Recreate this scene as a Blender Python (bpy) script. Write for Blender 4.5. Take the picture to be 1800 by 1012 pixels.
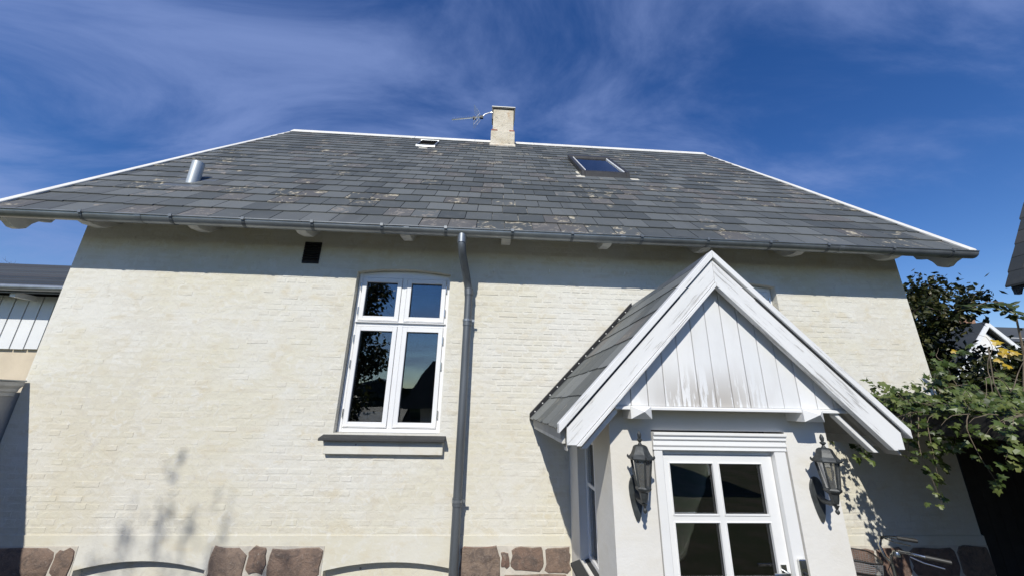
import bpy, bmesh, math, random
from mathutils import Vector, Matrix, noise, Euler
R = math.radians
random.seed(11)
for o in list(bpy.data.objects): bpy.data.objects.remove(o, do_unlink=True)
scene = bpy.context.scene
COL = scene.collection
H = 2.35            # eye height above the ground; lengths below are measured from eye level, metres

# ------------------------------------------------------------------ camera
cam_d = bpy.data.cameras.new('camera'); cam = bpy.data.objects.new('camera', cam_d); COL.objects.link(cam)
cam_d.sensor_width = 36; cam_d.lens = 36 * 648.0 / 1800; cam_d.clip_start = .05; cam_d.clip_end = 2000
cR = Vector((0.99798255, -0.06072178, 0.01853903)); cU = Vector((-0.03583486, -0.29769459, 0.95398836)); cF = Vector((0.0524089, 0.95272808, 0.29926996))
cam.matrix_world = Matrix(((cR.x, cU.x, -cF.x, 0), (cR.y, cU.y, -cF.y, -4.35), (cR.z, cU.z, -cF.z, H), (0, 0, 0, 1)))
scene.camera = cam
# ------------------------------------------------------------------ light
LDIR = Vector((0.32, 1.0, -0.90)).normalized()           # direction the sunlight travels
elev = math.asin(-LDIR.z)
sun_d = bpy.data.lights.new('sun', 'SUN'); sun = bpy.data.objects.new('sun', sun_d); COL.objects.link(sun)
sun_d.energy = 4.35; sun_d.angle = R(.53); sun_d.color = (1, .965, .88)
sun.rotation_euler = LDIR.to_track_quat('-Z', 'Y').to_euler(); sun.location = (-6, -12, 20)
world = bpy.data.worlds.new('World'); scene.world = world; world.use_nodes = True
wt = world.node_tree; wt.nodes.clear()
def nd(nt, typ, ins=None, **props):
    n = nt.nodes.new(typ)
    for k, v in props.items(): setattr(n, k, v)
    for k, v in (ins or {}).items():
        if isinstance(v, bpy.types.NodeSocket): nt.links.new(v, n.inputs[k])
        else: n.inputs[k].default_value = v
    return n
def mth(nt, op, a, b=0.0, c=None, clamp=False):
    n = nt.nodes.new('ShaderNodeMath'); n.operation = op; n.use_clamp = clamp
    for i, v in enumerate((a, b) if c is None else (a, b, c)):
        if isinstance(v, bpy.types.NodeSocket): nt.links.new(v, n.inputs[i])
        else: n.inputs[i].default_value = v
    return n.outputs[0]
def mixc(nt, f, a, b, mode='MIX'):
    n = nt.nodes.new('ShaderNodeMix'); n.data_type = 'RGBA'; n.blend_type = mode
    for i, v in ((0, f), (6, a), (7, b)):
        if isinstance(v, bpy.types.NodeSocket): nt.links.new(v, n.inputs[i])
        else: n.inputs[i].default_value = v if not isinstance(v, tuple) else tuple(v) + ((1,) if len(v) == 3 else ())
    return n.outputs[2]
def ramp(nt, f, a, b):
    return mth(nt, 'SMOOTHSTEP', f, a, b) if False else nd(nt, 'ShaderNodeMapRange', {0: f, 1: a, 2: b, 3: 0.0, 4: 1.0}, interpolation_type='SMOOTHSTEP').outputs[0]
sky = nd(wt, 'ShaderNodeTexSky', sky_type='NISHITA', sun_disc=False, sun_elevation=elev, altitude=0, air_density=1.0, dust_density=0.0, ozone_density=2.2)
sky.sun_rotation = math.atan2(-LDIR.x, -LDIR.y)
tc = nd(wt, 'ShaderNodeTexCoord')
sp = nd(wt, 'ShaderNodeSeparateXYZ', {0: tc.outputs['Generated']})
dz = mth(wt, 'ADD', mth(wt, 'MAXIMUM', sp.outputs[2], 0.0), .22)
cv = nd(wt, 'ShaderNodeCombineXYZ', {0: mth(wt, 'DIVIDE', sp.outputs[0], dz), 1: mth(wt, 'DIVIDE', sp.outputs[1], dz), 2: 0.0})
mp = nd(wt, 'ShaderNodeMapping', {'Vector': cv.outputs[0], 'Location': (1.2, 14.3, 0), 'Rotation': (0, 0, R(-28)), 'Scale': (.8, 1.75, 1)})
cn = nd(wt, 'ShaderNodeTexNoise', {'Vector': mp.outputs[0], 'Scale': 1.7, 'Detail': 10.0, 'Roughness': .6, 'Distortion': .5})
cl = nd(wt, 'ShaderNodeTexNoise', {'Vector': nd(wt, 'ShaderNodeMapping', {'Vector': cv.outputs[0], 'Location': (1.2, 14.3, 0)}).outputs[0], 'Scale': .42, 'Detail': 2.0})
cover = mth(wt, 'ADD', cn.outputs[0], mth(wt, 'MULTIPLY', mth(wt, 'SUBTRACT', cl.outputs[0], .5), .55))
cmask = mth(wt, 'MULTIPLY', ramp(wt, cover, .38, .80), .66)
hs = nd(wt, 'ShaderNodeHueSaturation', {'Hue': .515, 'Saturation': 1.33, 'Value': 1.0, 'Color': sky.outputs[0]})
skyc = mixc(wt, cmask, hs.outputs[0], (2.15, 2.95, 5.6))
bg = nd(wt, 'ShaderNodeBackground', {0: skyc, 1: .125})
nd(wt, 'ShaderNodeOutputWorld', {0: bg.outputs[0]})
vs = scene.view_settings
vs.view_transform = 'Standard'; vs.look = 'None'; vs.exposure = 0.0; vs.gamma = 1; vs.use_curve_mapping = False

# ------------------------------------------------------------------ helpers
WL = {}
def place(o, parent, loc):
    COL.objects.link(o)
    if parent is not None: o.parent = parent; WL[o.name] = WL[parent.name].copy()
    else: WL[o.name] = loc.copy(); o.location = loc
    return o
def tag(o, label=None, cat=None, group=None, kind=None):
    for k, v in (('label', label), ('category', cat), ('group', group), ('kind', kind)):
        if v: o[k] = v
    return o
def empty(name, loc, label=None, cat=None, group=None):
    o = bpy.data.objects.new(name, None); o.empty_display_size = .1
    place(o, None, Vector((loc[0], loc[1], loc[2] + H)))
    return tag(o, label, cat, group)
def part_empty(name, parent):
    o = bpy.data.objects.new(name, None); o.empty_display_size = .1
    return place(o, parent, None)
class MB:
    def __init__(s): s.v = []; s.f = []
    def add(s, vs, fs):
        n = len(s.v); s.v += [tuple(v) for v in vs]; s.f += [tuple(n + i for i in f) for f in fs]; return s
    def box(s, x0, x1, y0, y1, z0, z1):
        return s.add([(x0, y0, z0), (x1, y0, z0), (x1, y1, z0), (x0, y1, z0), (x0, y0, z1), (x1, y0, z1), (x1, y1, z1), (x0, y1, z1)],
                     [(3, 2, 1, 0), (4, 5, 6, 7), (0, 1, 5, 4), (1, 2, 6, 5), (2, 3, 7, 6), (3, 0, 4, 7)])
    def prism(s, poly, a, b, ax):       # poly in the two other axes, extruded along ax
        def p(q, t): return {'x': (t, q[0], q[1]), 'y': (q[0], t, q[1]), 'z': (q[0], q[1], t)}[ax]
        n = len(poly); vs = [p(q, a) for q in poly] + [p(q, b) for q in poly]
        fs = [tuple(range(n))[::-1], tuple(range(n, 2 * n))] + [(i, (i + 1) % n, n + (i + 1) % n, n + i) for i in range(n)]
        return s.add(vs, fs)
    def tube(s, pts, r, n=8, cap=True):
        pts = [Vector(p) for p in pts]; rs = r if isinstance(r, (list, tuple)) else [r] * len(pts)
        up = None; vs = []; fs = []
        for i, p in enumerate(pts):
            d = (pts[min(i + 1, len(pts) - 1)] - pts[max(i - 1, 0)]).normalized()
            if up is None: up = d.orthogonal().normalized()
            up = (up - d * up.dot(d)); up = up.normalized() if up.length > 1e-5 else d.orthogonal().normalized()
            w = d.cross(up)
            for k in range(n):
                a = 2 * math.pi * k / n; vs.append(p + (up * math.cos(a) + w * math.sin(a)) * rs[i])
        for i in range(len(pts) - 1):
            for k in range(n): fs.append((i * n + k, i * n + (k + 1) % n, (i + 1) * n + (k + 1) % n, (i + 1) * n + k))
        if cap: fs += [tuple(range(n))[::-1], tuple(range((len(pts) - 1) * n, len(pts) * n))]
        return s.add(vs, fs)
    def lathe(s, prof, c, n=12, rot=0.0):
        vs = []; fs = []
        for r, z in prof:
            for k in range(n):
                a = 2 * math.pi * k / n + rot; vs.append((c[0] + r * math.cos(a), c[1] + r * math.sin(a), z))
        for i in range(len(prof) - 1):
            for k in range(n): fs.append((i * n + k, i * n + (k + 1) % n, (i + 1) * n + (k + 1) % n, (i + 1) * n + k))
        fs += [tuple(range(n))[::-1], tuple(range((len(prof) - 1) * n, len(prof) * n))]
        return s.add(vs, fs)
    def torus(s, c, r, t, ax='y', n=28, m=6):
        vs = []; fs = []
        for i in range(n):
            a = 2 * math.pi * i / n
            for k in range(m):
                b = 2 * math.pi * k / m; rr = r + t * math.cos(b); h = t * math.sin(b)
                q = (rr * math.cos(a), h, rr * math.sin(a)) if ax == 'y' else (rr * math.cos(a), rr * math.sin(a), h)
                vs.append((c[0] + q[0], c[1] + q[1], c[2] + q[2]))
        for i in range(n):
            for k in range(m): fs.append((i * m + k, ((i + 1) % n) * m + k, ((i + 1) % n) * m + (k + 1) % m, i * m + (k + 1) % m))
        return s.add(vs, fs)
    def mesh(s, name, mat, off=Vector((0, 0, 0)), bevel=0, smooth=False, seg=1):
        me = bpy.data.meshes.new(name)
        me.from_pydata([(v[0] - off.x, v[1] - off.y, v[2] - off.z) for v in s.v], [], s.f)
        bm = bmesh.new(); bm.from_mesh(me)
        bmesh.ops.recalc_face_normals(bm, faces=bm.faces)
        if bevel: bmesh.ops.bevel(bm, geom=list(bm.edges), offset=bevel, segments=seg, affect='EDGES', clamp_overlap=True, profile=.5)
        bm.to_mesh(me); bm.free()
        if smooth:
            for p in me.polygons: p.use_smooth = True
            if smooth != 'all': me.set_sharp_from_angle(angle=R(40))
        me.materials.append(mat); return me
    def build(s, name, mat, parent=None, loc=None, bevel=0, smooth=False, seg=1):
        if parent is not None: base = WL[parent.name]
        elif loc is not None: base = Vector((loc[0], loc[1], loc[2] + H))
        else:
            xs = [v[0] for v in s.v]; ys = [v[1] for v in s.v]
            base = Vector(((min(xs) + max(xs)) / 2, (min(ys) + max(ys)) / 2, min(v[2] for v in s.v) + H))
        me = s.mesh(name, mat, base - Vector((0, 0, H)), bevel, smooth, seg)
        return place(bpy.data.objects.new(name, me), parent, base)
def raw_obj(name, me, parent, mw):       # an object with shared mesh; mw = matrix in eye-level coordinates
    o = bpy.data.objects.new(name, me); COL.objects.link(o); o.parent = parent
    m = mw.copy(); m.translation = mw.translation + Vector((0, 0, H)) - WL[parent.name]
    o.matrix_basis = m; WL[o.name] = WL[parent.name].copy(); return o
def copy_tree(o, parent=None):
    c = o.copy(); COL.objects.link(c); c.parent = parent
    for ch in [x for x in bpy.data.objects if x.parent == o]: copy_tree(ch, c)
    return c

# ------------------------------------------------------------------ materials
def start(name):
    m = bpy.data.materials.new(name); m.use_nodes = True; nt = m.node_tree; nt.nodes.clear()
    out = nd(nt, 'ShaderNodeOutputMaterial'); b = nd(nt, 'ShaderNodeBsdfPrincipled'); nt.links.new(b.outputs[0], out.inputs[0])
    geo = nd(nt, 'ShaderNodeNewGeometry'); return m, nt, b, geo, out
def rnd(nt, geo):
    oi = nd(nt, 'ShaderNodeObjectInfo')
    return mth(nt, 'FRACT', mth(nt, 'ADD', oi.outputs['Random'], geo.outputs['Random Per Island']))
def tex(nt, vec, scale, detail=4.0, rough=.55, dist=0.0, dims='3D', w=None, mapping=None):
    if mapping: vec = nd(nt, 'ShaderNodeMapping', {'Vector': vec, **mapping}).outputs[0]
    n = nd(nt, 'ShaderNodeTexNoise', {'Vector': vec, 'Scale': scale, 'Detail': detail, 'Roughness': rough, 'Distortion': dist}, noise_dimensions=dims)
    if w is not None: nt.links.new(w, n.inputs['W'])
    return n.outputs[0]
def bump(nt, b, h, strength, dist):
    n = nd(nt, 'ShaderNodeBump', {'Height': h, 'Strength': strength, 'Distance': dist}); nt.links.new(n.outputs[0], b.inputs['Normal'])
def setc(nt, b, c): nt.links.new(c, b.inputs['Base Color'])
def mat_simple(name, col, rough=.5, metal=0.0, var=.12, scale=6.0, bs=.15, bd=.004, bscale=40.0, stretch=None, spec=.5):
    m, nt, b, geo, _ = start(name); P = geo.outputs['Position']
    t = tex(nt, P, scale, 6.0, .6, mapping=stretch)
    r = rnd(nt, geo)
    f = mth(nt, 'ADD', mth(nt, 'MULTIPLY', mth(nt, 'SUBTRACT', t, .5), 2.4), mth(nt, 'MULTIPLY', mth(nt, 'SUBTRACT', r, .5), .5))
    c0 = tuple(max(0, c * (1 - var)) for c in col); c1 = tuple(min(1, c * (1 + var)) for c in col)
    setc(nt, b, mixc(nt, mth(nt, 'ADD', f, .5, clamp=True), c0, c1))
    b.inputs['Roughness'].default_value = rough; b.inputs['Metallic'].default_value = metal
    b.inputs['Specular IOR Level'].default_value = spec
    if bs: bump(nt, b, tex(nt, P, bscale, 5.0, .6, mapping=stretch), bs, bd)
    return m
def mat_limewash(name, warm=1.0, brick=True):
    m, nt, b, geo, _ = start(name); P = geo.outputs['Position']
    big = tex(nt, P, .75, 4.0, .5, .4); med = tex(nt, P, 3.2, 8.0, .62, .6); fine = tex(nt, P, 26.0, 6.0, .65)
    flat = tex(nt, P, 5.0, 6.0, .6, .3, mapping={'Scale': (.8, 1, 1.35), 'Location': (4, 2, 9)})
    a = (.665, .63, .515) if warm else (.70, .675, .62); w = (.69, .672, .605) if warm else (.74, .725, .69); t = (.62, .555, .415) if warm else (.66, .62, .53)
    c = mixc(nt, ramp(nt, big, .42, .62), a, w)
    c = mixc(nt, mth(nt, 'MULTIPLY', ramp(nt, flat, .5, .74), .75 if warm else .4), c, t)
    c = mixc(nt, mth(nt, 'MULTIPLY', ramp(nt, med, .52, .72), .6), c, w)
    g = mth(nt, 'MULTIPLY', ramp(nt, tex(nt, P, 1.7, 7.0, .65, .8, mapping={'Location': (7, 0, 3)}), .58, .8), .5)
    c = mixc(nt, g, c, (.55, .53, .49))
    if brick:
        r = rnd(nt, geo)
        c = mixc(nt, mth(nt, 'MULTIPLY', mth(nt, 'GREATER_THAN', r, .72), .22), c, (.585, .535, .45))
        c = mixc(nt, mth(nt, 'MULTIPLY', mth(nt, 'LESS_THAN', r, .25), .25), c, (.71, .685, .635))
    lump = tex(nt, P, 9.5, 5.0, .6, 1.1)
    if warm: c = mixc(nt, mth(nt, 'MULTIPLY', ramp(nt, lump, .56, .66), .6), c, (.72, .705, .645)); c = mixc(nt, mth(nt, 'MULTIPLY', ramp(nt, tex(nt, P, 6.5, 6.0, .65, 1.4, mapping={'Location': (2, 9, 4)}), .57, .68), .5), c, (.57, .535, .47))
    spots = nd(nt, 'ShaderNodeTexVoronoi', {'Vector': P, 'Scale': 1.9, 'Randomness': 1.0}).outputs['Distance']
    c = mixc(nt, mth(nt, 'MULTIPLY', mth(nt, 'LESS_THAN', mth(nt, 'ADD', spots, mth(nt, 'MULTIPLY', fine, .03)), .034), .75), c, (.18, .16, .14))
    setc(nt, b, c); b.inputs['Roughness'].default_value = .88; b.inputs['Specular IOR Level'].default_value = .25
    h = mth(nt, 'ADD', mth(nt, 'MULTIPLY', med, 1.6), mth(nt, 'ADD', mth(nt, 'MULTIPLY', flat, 1.2), mth(nt, 'ADD', mth(nt, 'MULTIPLY', fine, .55), mth(nt, 'MULTIPLY', lump, 1.3 if brick else .3))))
    bump(nt, b, h, .55 if brick else .35, .008)
    return m
def mat_slate(name, dark=1.0, lichen=1.0):
    m, nt, b, geo, _ = start(name); P = geo.outputs['Position']; r = rnd(nt, geo)
    r2 = mth(nt, 'FRACT', mth(nt, 'MULTIPLY', r, 17.31)); r3 = mth(nt, 'FRACT', mth(nt, 'MULTIPLY', r, 71.7))
    w = mth(nt, 'MULTIPLY', r, 40.0)
    n1 = tex(nt, P, 7.0, 8.0, .62, .5, dims='4D', w=w); n2 = tex(nt, P, 40.0, 6.0, .6); big = tex(nt, P, .7, 4.0, .5, .3)
    c = mixc(nt, r2, tuple(v * dark for v in (.060, .067, .067)), tuple(v * dark for v in (.128, .136, .134)))
    c = mixc(nt, mth(nt, 'MULTIPLY', mth(nt, 'GREATER_THAN', r3, .86), .6), c, tuple(v * dark for v in (.105, .094, .086)))
    c = mixc(nt, mth(nt, 'MULTIPLY', ramp(nt, n1, .5, .75), .35), c, tuple(v * dark for v in (.135, .138, .135)))
    c = mixc(nt, mth(nt, 'MULTIPLY', ramp(nt, big, .5, .72), .32), c, tuple(v * dark for v in (.145, .148, .142)))
    st = tex(nt, P, 1.0, 5.0, .6, mapping={'Scale': (3.2, .35, .35)})
    c = mixc(nt, mth(nt, 'MULTIPLY', ramp(nt, st, .52, .72), .3), c, tuple(v * dark for v in (.05, .052, .052)))
    # weathered flaking faces: some slates only
    zone = tex(nt, P, .55, 3.0, .5, mapping={'Location': (5.3, 1, 2)})
    gate = mth(nt, 'GREATER_THAN', mth(nt, 'ADD', r3, mth(nt, 'MULTIPLY', mth(nt, 'SUBTRACT', zone, .5), 1.1)), .70)
    pat = ramp(nt, tex(nt, P, 5.5, 9.0, .72, 1.2, dims='4D', w=w), .53, .6)
    flake = mth(nt, 'MULTIPLY', mth(nt, 'MULTIPLY', gate, pat), lichen)
    fc = mixc(nt, ramp(nt, tex(nt, P, 22.0, 5.0), .35, .62), (.13, .11, .08), (.50, .45, .34))
    fc = mixc(nt, mth(nt, 'GREATER_THAN', r2, .6), fc, mixc(nt, n2, (.14, .13, .12), (.30, .27, .23)))
    c = mixc(nt, flake, c, fc)
    sp_ = mth(nt, 'MULTIPLY', ramp(nt, tex(nt, P, 17.0, 6.0, .7, .5), .67, .72), .5 * lichen)
    c = mixc(nt, sp_, c, (.27, .27, .24))
    setc(nt, b, c); nt.links.new(mth(nt, 'ADD', .48, mth(nt, 'MULTIPLY', n1, .25)), b.inputs['Roughness'])
    b.inputs['Specular IOR Level'].default_value = .4
    bump(nt, b, mth(nt, 'ADD', mth(nt, 'ADD', n1, mth(nt, 'MULTIPLY', n2, .3)), mth(nt, 'MULTIPLY', flake, .7)), .5, .006)
    return m
def mat_paint(name, ang, axis='y', wear=.8, col=(.78, .78, .77)):     # white painted timber, grain along a direction
    m, nt, b, geo, _ = start(name); P = geo.outputs['Position']; r = rnd(nt, geo)
    rot = {'y': (0, ang, 0), 'x': (ang, 0, 0)}[axis]
    v = nd(nt, 'ShaderNodeMapping', {'Vector': P, 'Rotation': rot}).outputs[0]
    w = mth(nt, 'MULTIPLY', r, 9.0)
    g1 = tex(nt, v, 1.0, 7.0, .68, .15, dims='4D', w=w, mapping={'Scale': (3.0, 30, 60)}); g2 = tex(nt, v, 1.0, 6.0, .6, dims='4D', w=w, mapping={'Scale': (1.6, 8, 9)})
    g3 = tex(nt, v, 1.0, 4.0, .6, mapping={'Scale': (9, 120, 190)})
    c = mixc(nt, mth(nt, 'MULTIPLY', ramp(nt, g2, .42, .7), .5), col, tuple(x * .86 for x in col))
    crack = mth(nt, 'MULTIPLY', ramp(nt, mth(nt, 'ADD', g1, mth(nt, 'MULTIPLY', mth(nt, 'SUBTRACT', g2, .5), .5)), .56, .66), wear)
    c = mixc(nt, crack, c, (.33, .315, .29))
    c = mixc(nt, mth(nt, 'MULTIPLY', r, .25), c, tuple(x * .88 for x in col))
    setc(nt, b, c); b.inputs['Roughness'].default_value = .55
    bump(nt, b, mth(nt, 'SUBTRACT', mth(nt, 'MULTIPLY', g3, .25), crack), .6, .0025)
    return m
def mat_gable_board(name):
    m, nt, b, geo, _ = start(name); P = geo.outputs['Position']; r = rnd(nt, geo); w = mth(nt, 'MULTIPLY', r, 9.0)
    s = nd(nt, 'ShaderNodeSeparateXYZ', {0: P})
    g1 = tex(nt, P, 1.0, 7.0, .66, .3, dims='4D', w=w, mapping={'Scale': (26, 26, 2.6)}); g2 = tex(nt, P, 1.0, 6.0, .6, .2, dims='4D', w=w, mapping={'Scale': (6, 6, 1.6)})
    c = mixc(nt, r, (.73, .74, .745), (.79, .79, .785))
    c = mixc(nt, mth(nt, 'MULTIPLY', ramp(nt, g2, .45, .7), .5), c, (.66, .66, .655))
    # paint weathered away towards the foot of a few boards
    dx = mth(nt, 'ABSOLUTE', mth(nt, 'SUBTRACT', s.outputs[0], 1.60)); near = mth(nt, 'SUBTRACT', 1.0, ramp(nt, dx, .12, .62))
    low = mth(nt, 'SUBTRACT', 1.0, ramp(nt, mth(nt, 'SUBTRACT', s.outputs[2], H), .02, .36))
    k = mth(nt, 'MULTIPLY', mth(nt, 'MULTIPLY', near, low), ramp(nt, mth(nt, 'ADD', g1, mth(nt, 'MULTIPLY', g2, .4)), .64, .69))
    c = mixc(nt, mth(nt, 'MULTIPLY', k, .8), c, (.42, .385, .34))
    k2 = mth(nt, 'MULTIPLY', ramp(nt, g1, .66, .74), .4); c = mixc(nt, k2, c, (.5, .49, .47))
    setc(nt, b, c); b.inputs['Roughness'].default_value = .5
    bump(nt, b, mth(nt, 'SUBTRACT', mth(nt, 'MULTIPLY', g1, .4), k), .4, .002)
    return m
def mat_glass(name, ior=2.0, tint=(.93, .96, .95)):
    m, nt, b, geo, out = start(name); nt.nodes.remove(b)
    tr = nd(nt, 'ShaderNodeBsdfTransparent', {0: tint + (1,)}); gl = nd(nt, 'ShaderNodeBsdfGlossy', {'Color': (1, 1, 1, 1), 'Roughness': 0.0})
    wv = nd(nt, 'ShaderNodeBump', {'Height': tex(nt, geo.outputs['Position'], 2.2, 2.0), 'Strength': .04, 'Distance': .02}); nt.links.new(wv.outputs[0], gl.inputs['Normal'])
    fr = nd(nt, 'ShaderNodeFresnel', {0: ior})
    mx = nd(nt, 'ShaderNodeMixShader', {0: fr.outputs[0], 1: tr.outputs[0], 2: gl.outputs[0]}); nt.links.new(mx.outputs[0], out.inputs[0])
    return m
def mat_leaf(name, cols, rough=.42, trans=.3):
    m, nt, b, geo, out = start(name); r = rnd(nt, geo); P = geo.outputs['Position']
    cr_ = nd(nt, 'ShaderNodeValToRGB', {0: r}); e = cr_.color_ramp.elements
    e[0].position = 0; e[0].color = cols[0] + (1,); e[1].position = 1; e[1].color = cols[-1] + (1,)
    for i, c in enumerate(cols[1:-1]): x = e.new((i + 1) / (len(cols) - 1)); x.color = c + (1,)
    c = mixc(nt, mth(nt, 'MULTIPLY', ramp(nt, tex(nt, P, 30.0, 3.0), .45, .7), .35), cr_.outputs[0], tuple(v * .5 for v in cols[0]))
    setc(nt, b, c); b.inputs['Roughness'].default_value = rough
    t = nd(nt, 'ShaderNodeBsdfTranslucent', {0: c}); mx = nd(nt, 'ShaderNodeMixShader', {0: trans, 1: b.outputs[0], 2: t.outputs[0]}); nt.links.new(mx.outputs[0], out.inputs[0])
    return m
def mat_stone(name):
    m, nt, b, geo, _ = start(name); P = geo.outputs['Position']; r = rnd(nt, geo); w = mth(nt, 'MULTIPLY', r, 20.0)
    n1 = tex(nt, P, 9.0, 9.0, .68, 1.0, dims='4D', w=w); n2 = tex(nt, P, 55.0, 5.0, .6)
    c = mixc(nt, r, (.205, .125, .092), (.25, .195, .15)); c = mixc(nt, ramp(nt, n1, .4, .68), c, (.115, .088, .075))
    c = mixc(nt, mth(nt, 'MULTIPLY', ramp(nt, n2, .55, .72), .5), c, (.33, .275, .23))
    c = mixc(nt, mth(nt, 'MULTIPLY', ramp(nt, tex(nt, P, 14.0, 7.0, .7), .66, .72), .6), c, (.42, .39, .34))
    setc(nt, b, c); b.inputs['Roughness'].default_value = .8
    bump(nt, b, mth(nt, 'ADD', n1, mth(nt, 'MULTIPLY', n2, .35)), .9, .02); return m
M = {}
M['lime'] = mat_limewash('limewashed_brick'); M['plaster'] = mat_limewash('smooth_plaster', warm=0, brick=False)
M['limeflat'] = mat_limewash('limewashed_plaster', brick=False)
M['slate'] = mat_slate('slate'); M['slate2'] = mat_slate('porch_slate', dark=1.4, lichen=.25); M['slate3'] = mat_slate('dark_slate', dark=.55, lichen=0)
M['zinc'] = mat_simple('zinc', (.30, .32, .335), .42, .75, .2, 5.0, .1, .002)
M['zinc_dark'] = mat_simple('aged_zinc', (.15, .165, .18), .5, .5, .25, 4.0, .1, .002, stretch={'Scale': (2, 2, .25)})
M['pipe'] = mat_simple('vent_pipe_zinc', (.46, .49, .50), .45, .35, .12, 4.0, .08, .002)
M['white'] = mat_simple('white_paint', (.78, .78, .77), .42, 0, .04, 3.0, .12, .002, 60.0)
M['upvc'] = mat_simple('window_white', (.82, .82, .82), .35, 0, .03, 3.0, .05, .001, 60.0)
M['greywhite'] = mat_simple('weathered_white', (.62, .61, .58), .6, 0, .2, 6.0, .3, .004)
M['capwhite'] = mat_simple('verge_white', (.74, .72, .66), .5, 0, .1, 5.0, .2, .003)
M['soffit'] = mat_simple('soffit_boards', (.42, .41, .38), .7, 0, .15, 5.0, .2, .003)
PA = math.atan2(1.31, 1.249)
M['barge_l'] = mat_paint('bargeboard_rising', PA); M['barge_r'] = mat_paint('bargeboard_falling', -PA)
M['boards'] = mat_gable_board('gable_boards')
M['black'] = mat_simple('black_metal', (.018, .018, .019), .5, .3, .3, 8.0, .2, .003)
M['iron'] = mat_simple('weathered_black_cast', (.045, .05, .052), .48, .2, .5, 14.0, .35, .004, 50.0)
M['glass'] = mat_glass('window_glass'); M['lglass'] = mat_glass('lantern_glass', 1.28, (.72, .72, .70))
lm = M['lglass'].node_tree; mo = [n for n in lm.nodes if n.type == 'OUTPUT_MATERIAL'][0]; old = mo.inputs[0].links[0].from_socket
fz = nd(lm, 'ShaderNodeMixShader', {0: .28, 1: old, 2: nd(lm, 'ShaderNodeBsdfDiffuse', {0: (.30, .30, .29, 1)}).outputs[0]}); lm.links.new(fz.outputs[0], mo.inputs[0])
M['hole_black'] = mat_simple('painted_hole_black', (.004, .004, .004), .9, 0, .1, 8.0, 0, spec=.1)  # near-black colour carries the darkness of an unlit hole
M['skyglass'] = mat_glass('skylight_glass', 2.4, (.6, .65, .68))
M['ledge'] = mat_limewash('ledge_plaster', warm=0, brick=False)
M['sill'] = mat_simple('slate_sill', (.036, .037, .038), .75, 0, .15, 7.0, .2, .003)
M['stone'] = mat_stone('field_stone'); M['mortar'] = mat_simple('mortar', (.56, .52, .45), .9, 0, .15, 9.0, .6, .008, 30.0)
M['gasket'] = mat_simple('gasket', (.03, .03, .03), .5, 0, .1, 8.0, 0)
M['steel'] = mat_simple('bright_steel', (.62, .62, .60), .22, 1.0, .05, 8.0, 0)
M['darkframe'] = mat_simple('skylight_frame', (.05, .048, .045), .45, .3, .2, 8.0, .1, .002)
M['flash'] = mat_simple('cream_flashing', (.60, .56, .46), .6, 0, .15, 12.0, .2, .003)
M['dark_wood'] = mat_simple('dark_stained_wood', (.022, .020, .018), .7, 0, .3, 7.0, .3, .004)
def mat_chimney():
    m, nt, b, geo, _ = start('chimney_render'); P = geo.outputs['Position']
    c = mixc(nt, ramp(nt, tex(nt, P, 3.0, 7.0, .65, .5), .38, .66), (.66, .60, .49), (.56, .49, .37))
    c = mixc(nt, mth(nt, 'MULTIPLY', ramp(nt, tex(nt, P, 6.0, 8.0, .7, .8), .55, .68), .75), c, (.20, .19, .17))
    c = mixc(nt, mth(nt, 'MULTIPLY', ramp(nt, tex(nt, P, 2.2, 5.0, .6, mapping={'Location': (3, 1, 8)}), .58, .7), .7), c, (.50, .31, .16))
    setc(nt, b, c); b.inputs['Roughness'].default_value = .9; bump(nt, b, tex(nt, P, 12.0, 7.0, .65), .9, .03); return m
M['chimney'] = mat_chimney()
M['redbrick'] = mat_simple('bare_red_brick', (.36, .13, .08), .85, 0, .25, 16.0, .5, .006)
M['bulb'] = mat_glass('bulb_glass', 1.5, (.82, .78, .66))
M['room'] = mat_simple('dark_room', (.10, .095, .09), .9, 0, .2, 2.0, 0)
M['curtain'] = mat_simple('pale_cloth', (.55, .54, .52), .8, 0, .1, 6.0, .2, .004)
M['bark'] = mat_simple('bark', (.14, .115, .09), .9, 0, .3, 12.0, .8, .01)
M['twig'] = mat_simple('pale_twig', (.17, .135, .095), .8, 0, .3, 12.0, .4, .004)
M['ivy'] = mat_leaf('ivy_leaf', [(.035, .06, .013), (.075, .115, .024), (.12, .165, .04), (.19, .22, .07)])
M['yellow'] = mat_leaf('yellow_leaf', [(.42, .27, .02), (.55, .38, .03), (.40, .22, .03)])
M['tree'] = mat_leaf('tree_leaf', [(.014, .022, .008), (.03, .042, .012), (.05, .062, .016), (.10, .09, .025)])
M['tree2'] = mat_leaf('tree_leaf_light', [(.03, .05, .012), (.06, .085, .02), (.10, .12, .03)])

# ------------------------------------------------------------------ ground
def mat_ground():
    m, nt, b, geo, _ = start('ground_turf'); P = geo.outputs['Position']
    c = mixc(nt, ramp(nt, tex(nt, P, 1.5, 8.0, .65), .4, .65), (.055, .07, .025), (.11, .095, .06))
    setc(nt, b, c); b.inputs['Roughness'].default_value = .95; bump(nt, b, tex(nt, P, 25.0, 6.0, .7), 1.0, .03); return m
G = -H
g = MB().add([(-400, -400, G), (400, -400, G), (400, 600, G), (-400, 600, G)], [(0, 1, 2, 3)]).build('ground', mat_ground(), loc=(0, 0, G)); g['kind'] = 'structure'
pv = MB(); pv.box(-4.9, 3.8, -3.2, -.02, G - .05, G + .012); p_ = pv.build('path', mat_simple('concrete_path', (.11, .105, .095), .9, 0, .2, 3.0, .5, .006)); p_['kind'] = 'structure'

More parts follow.
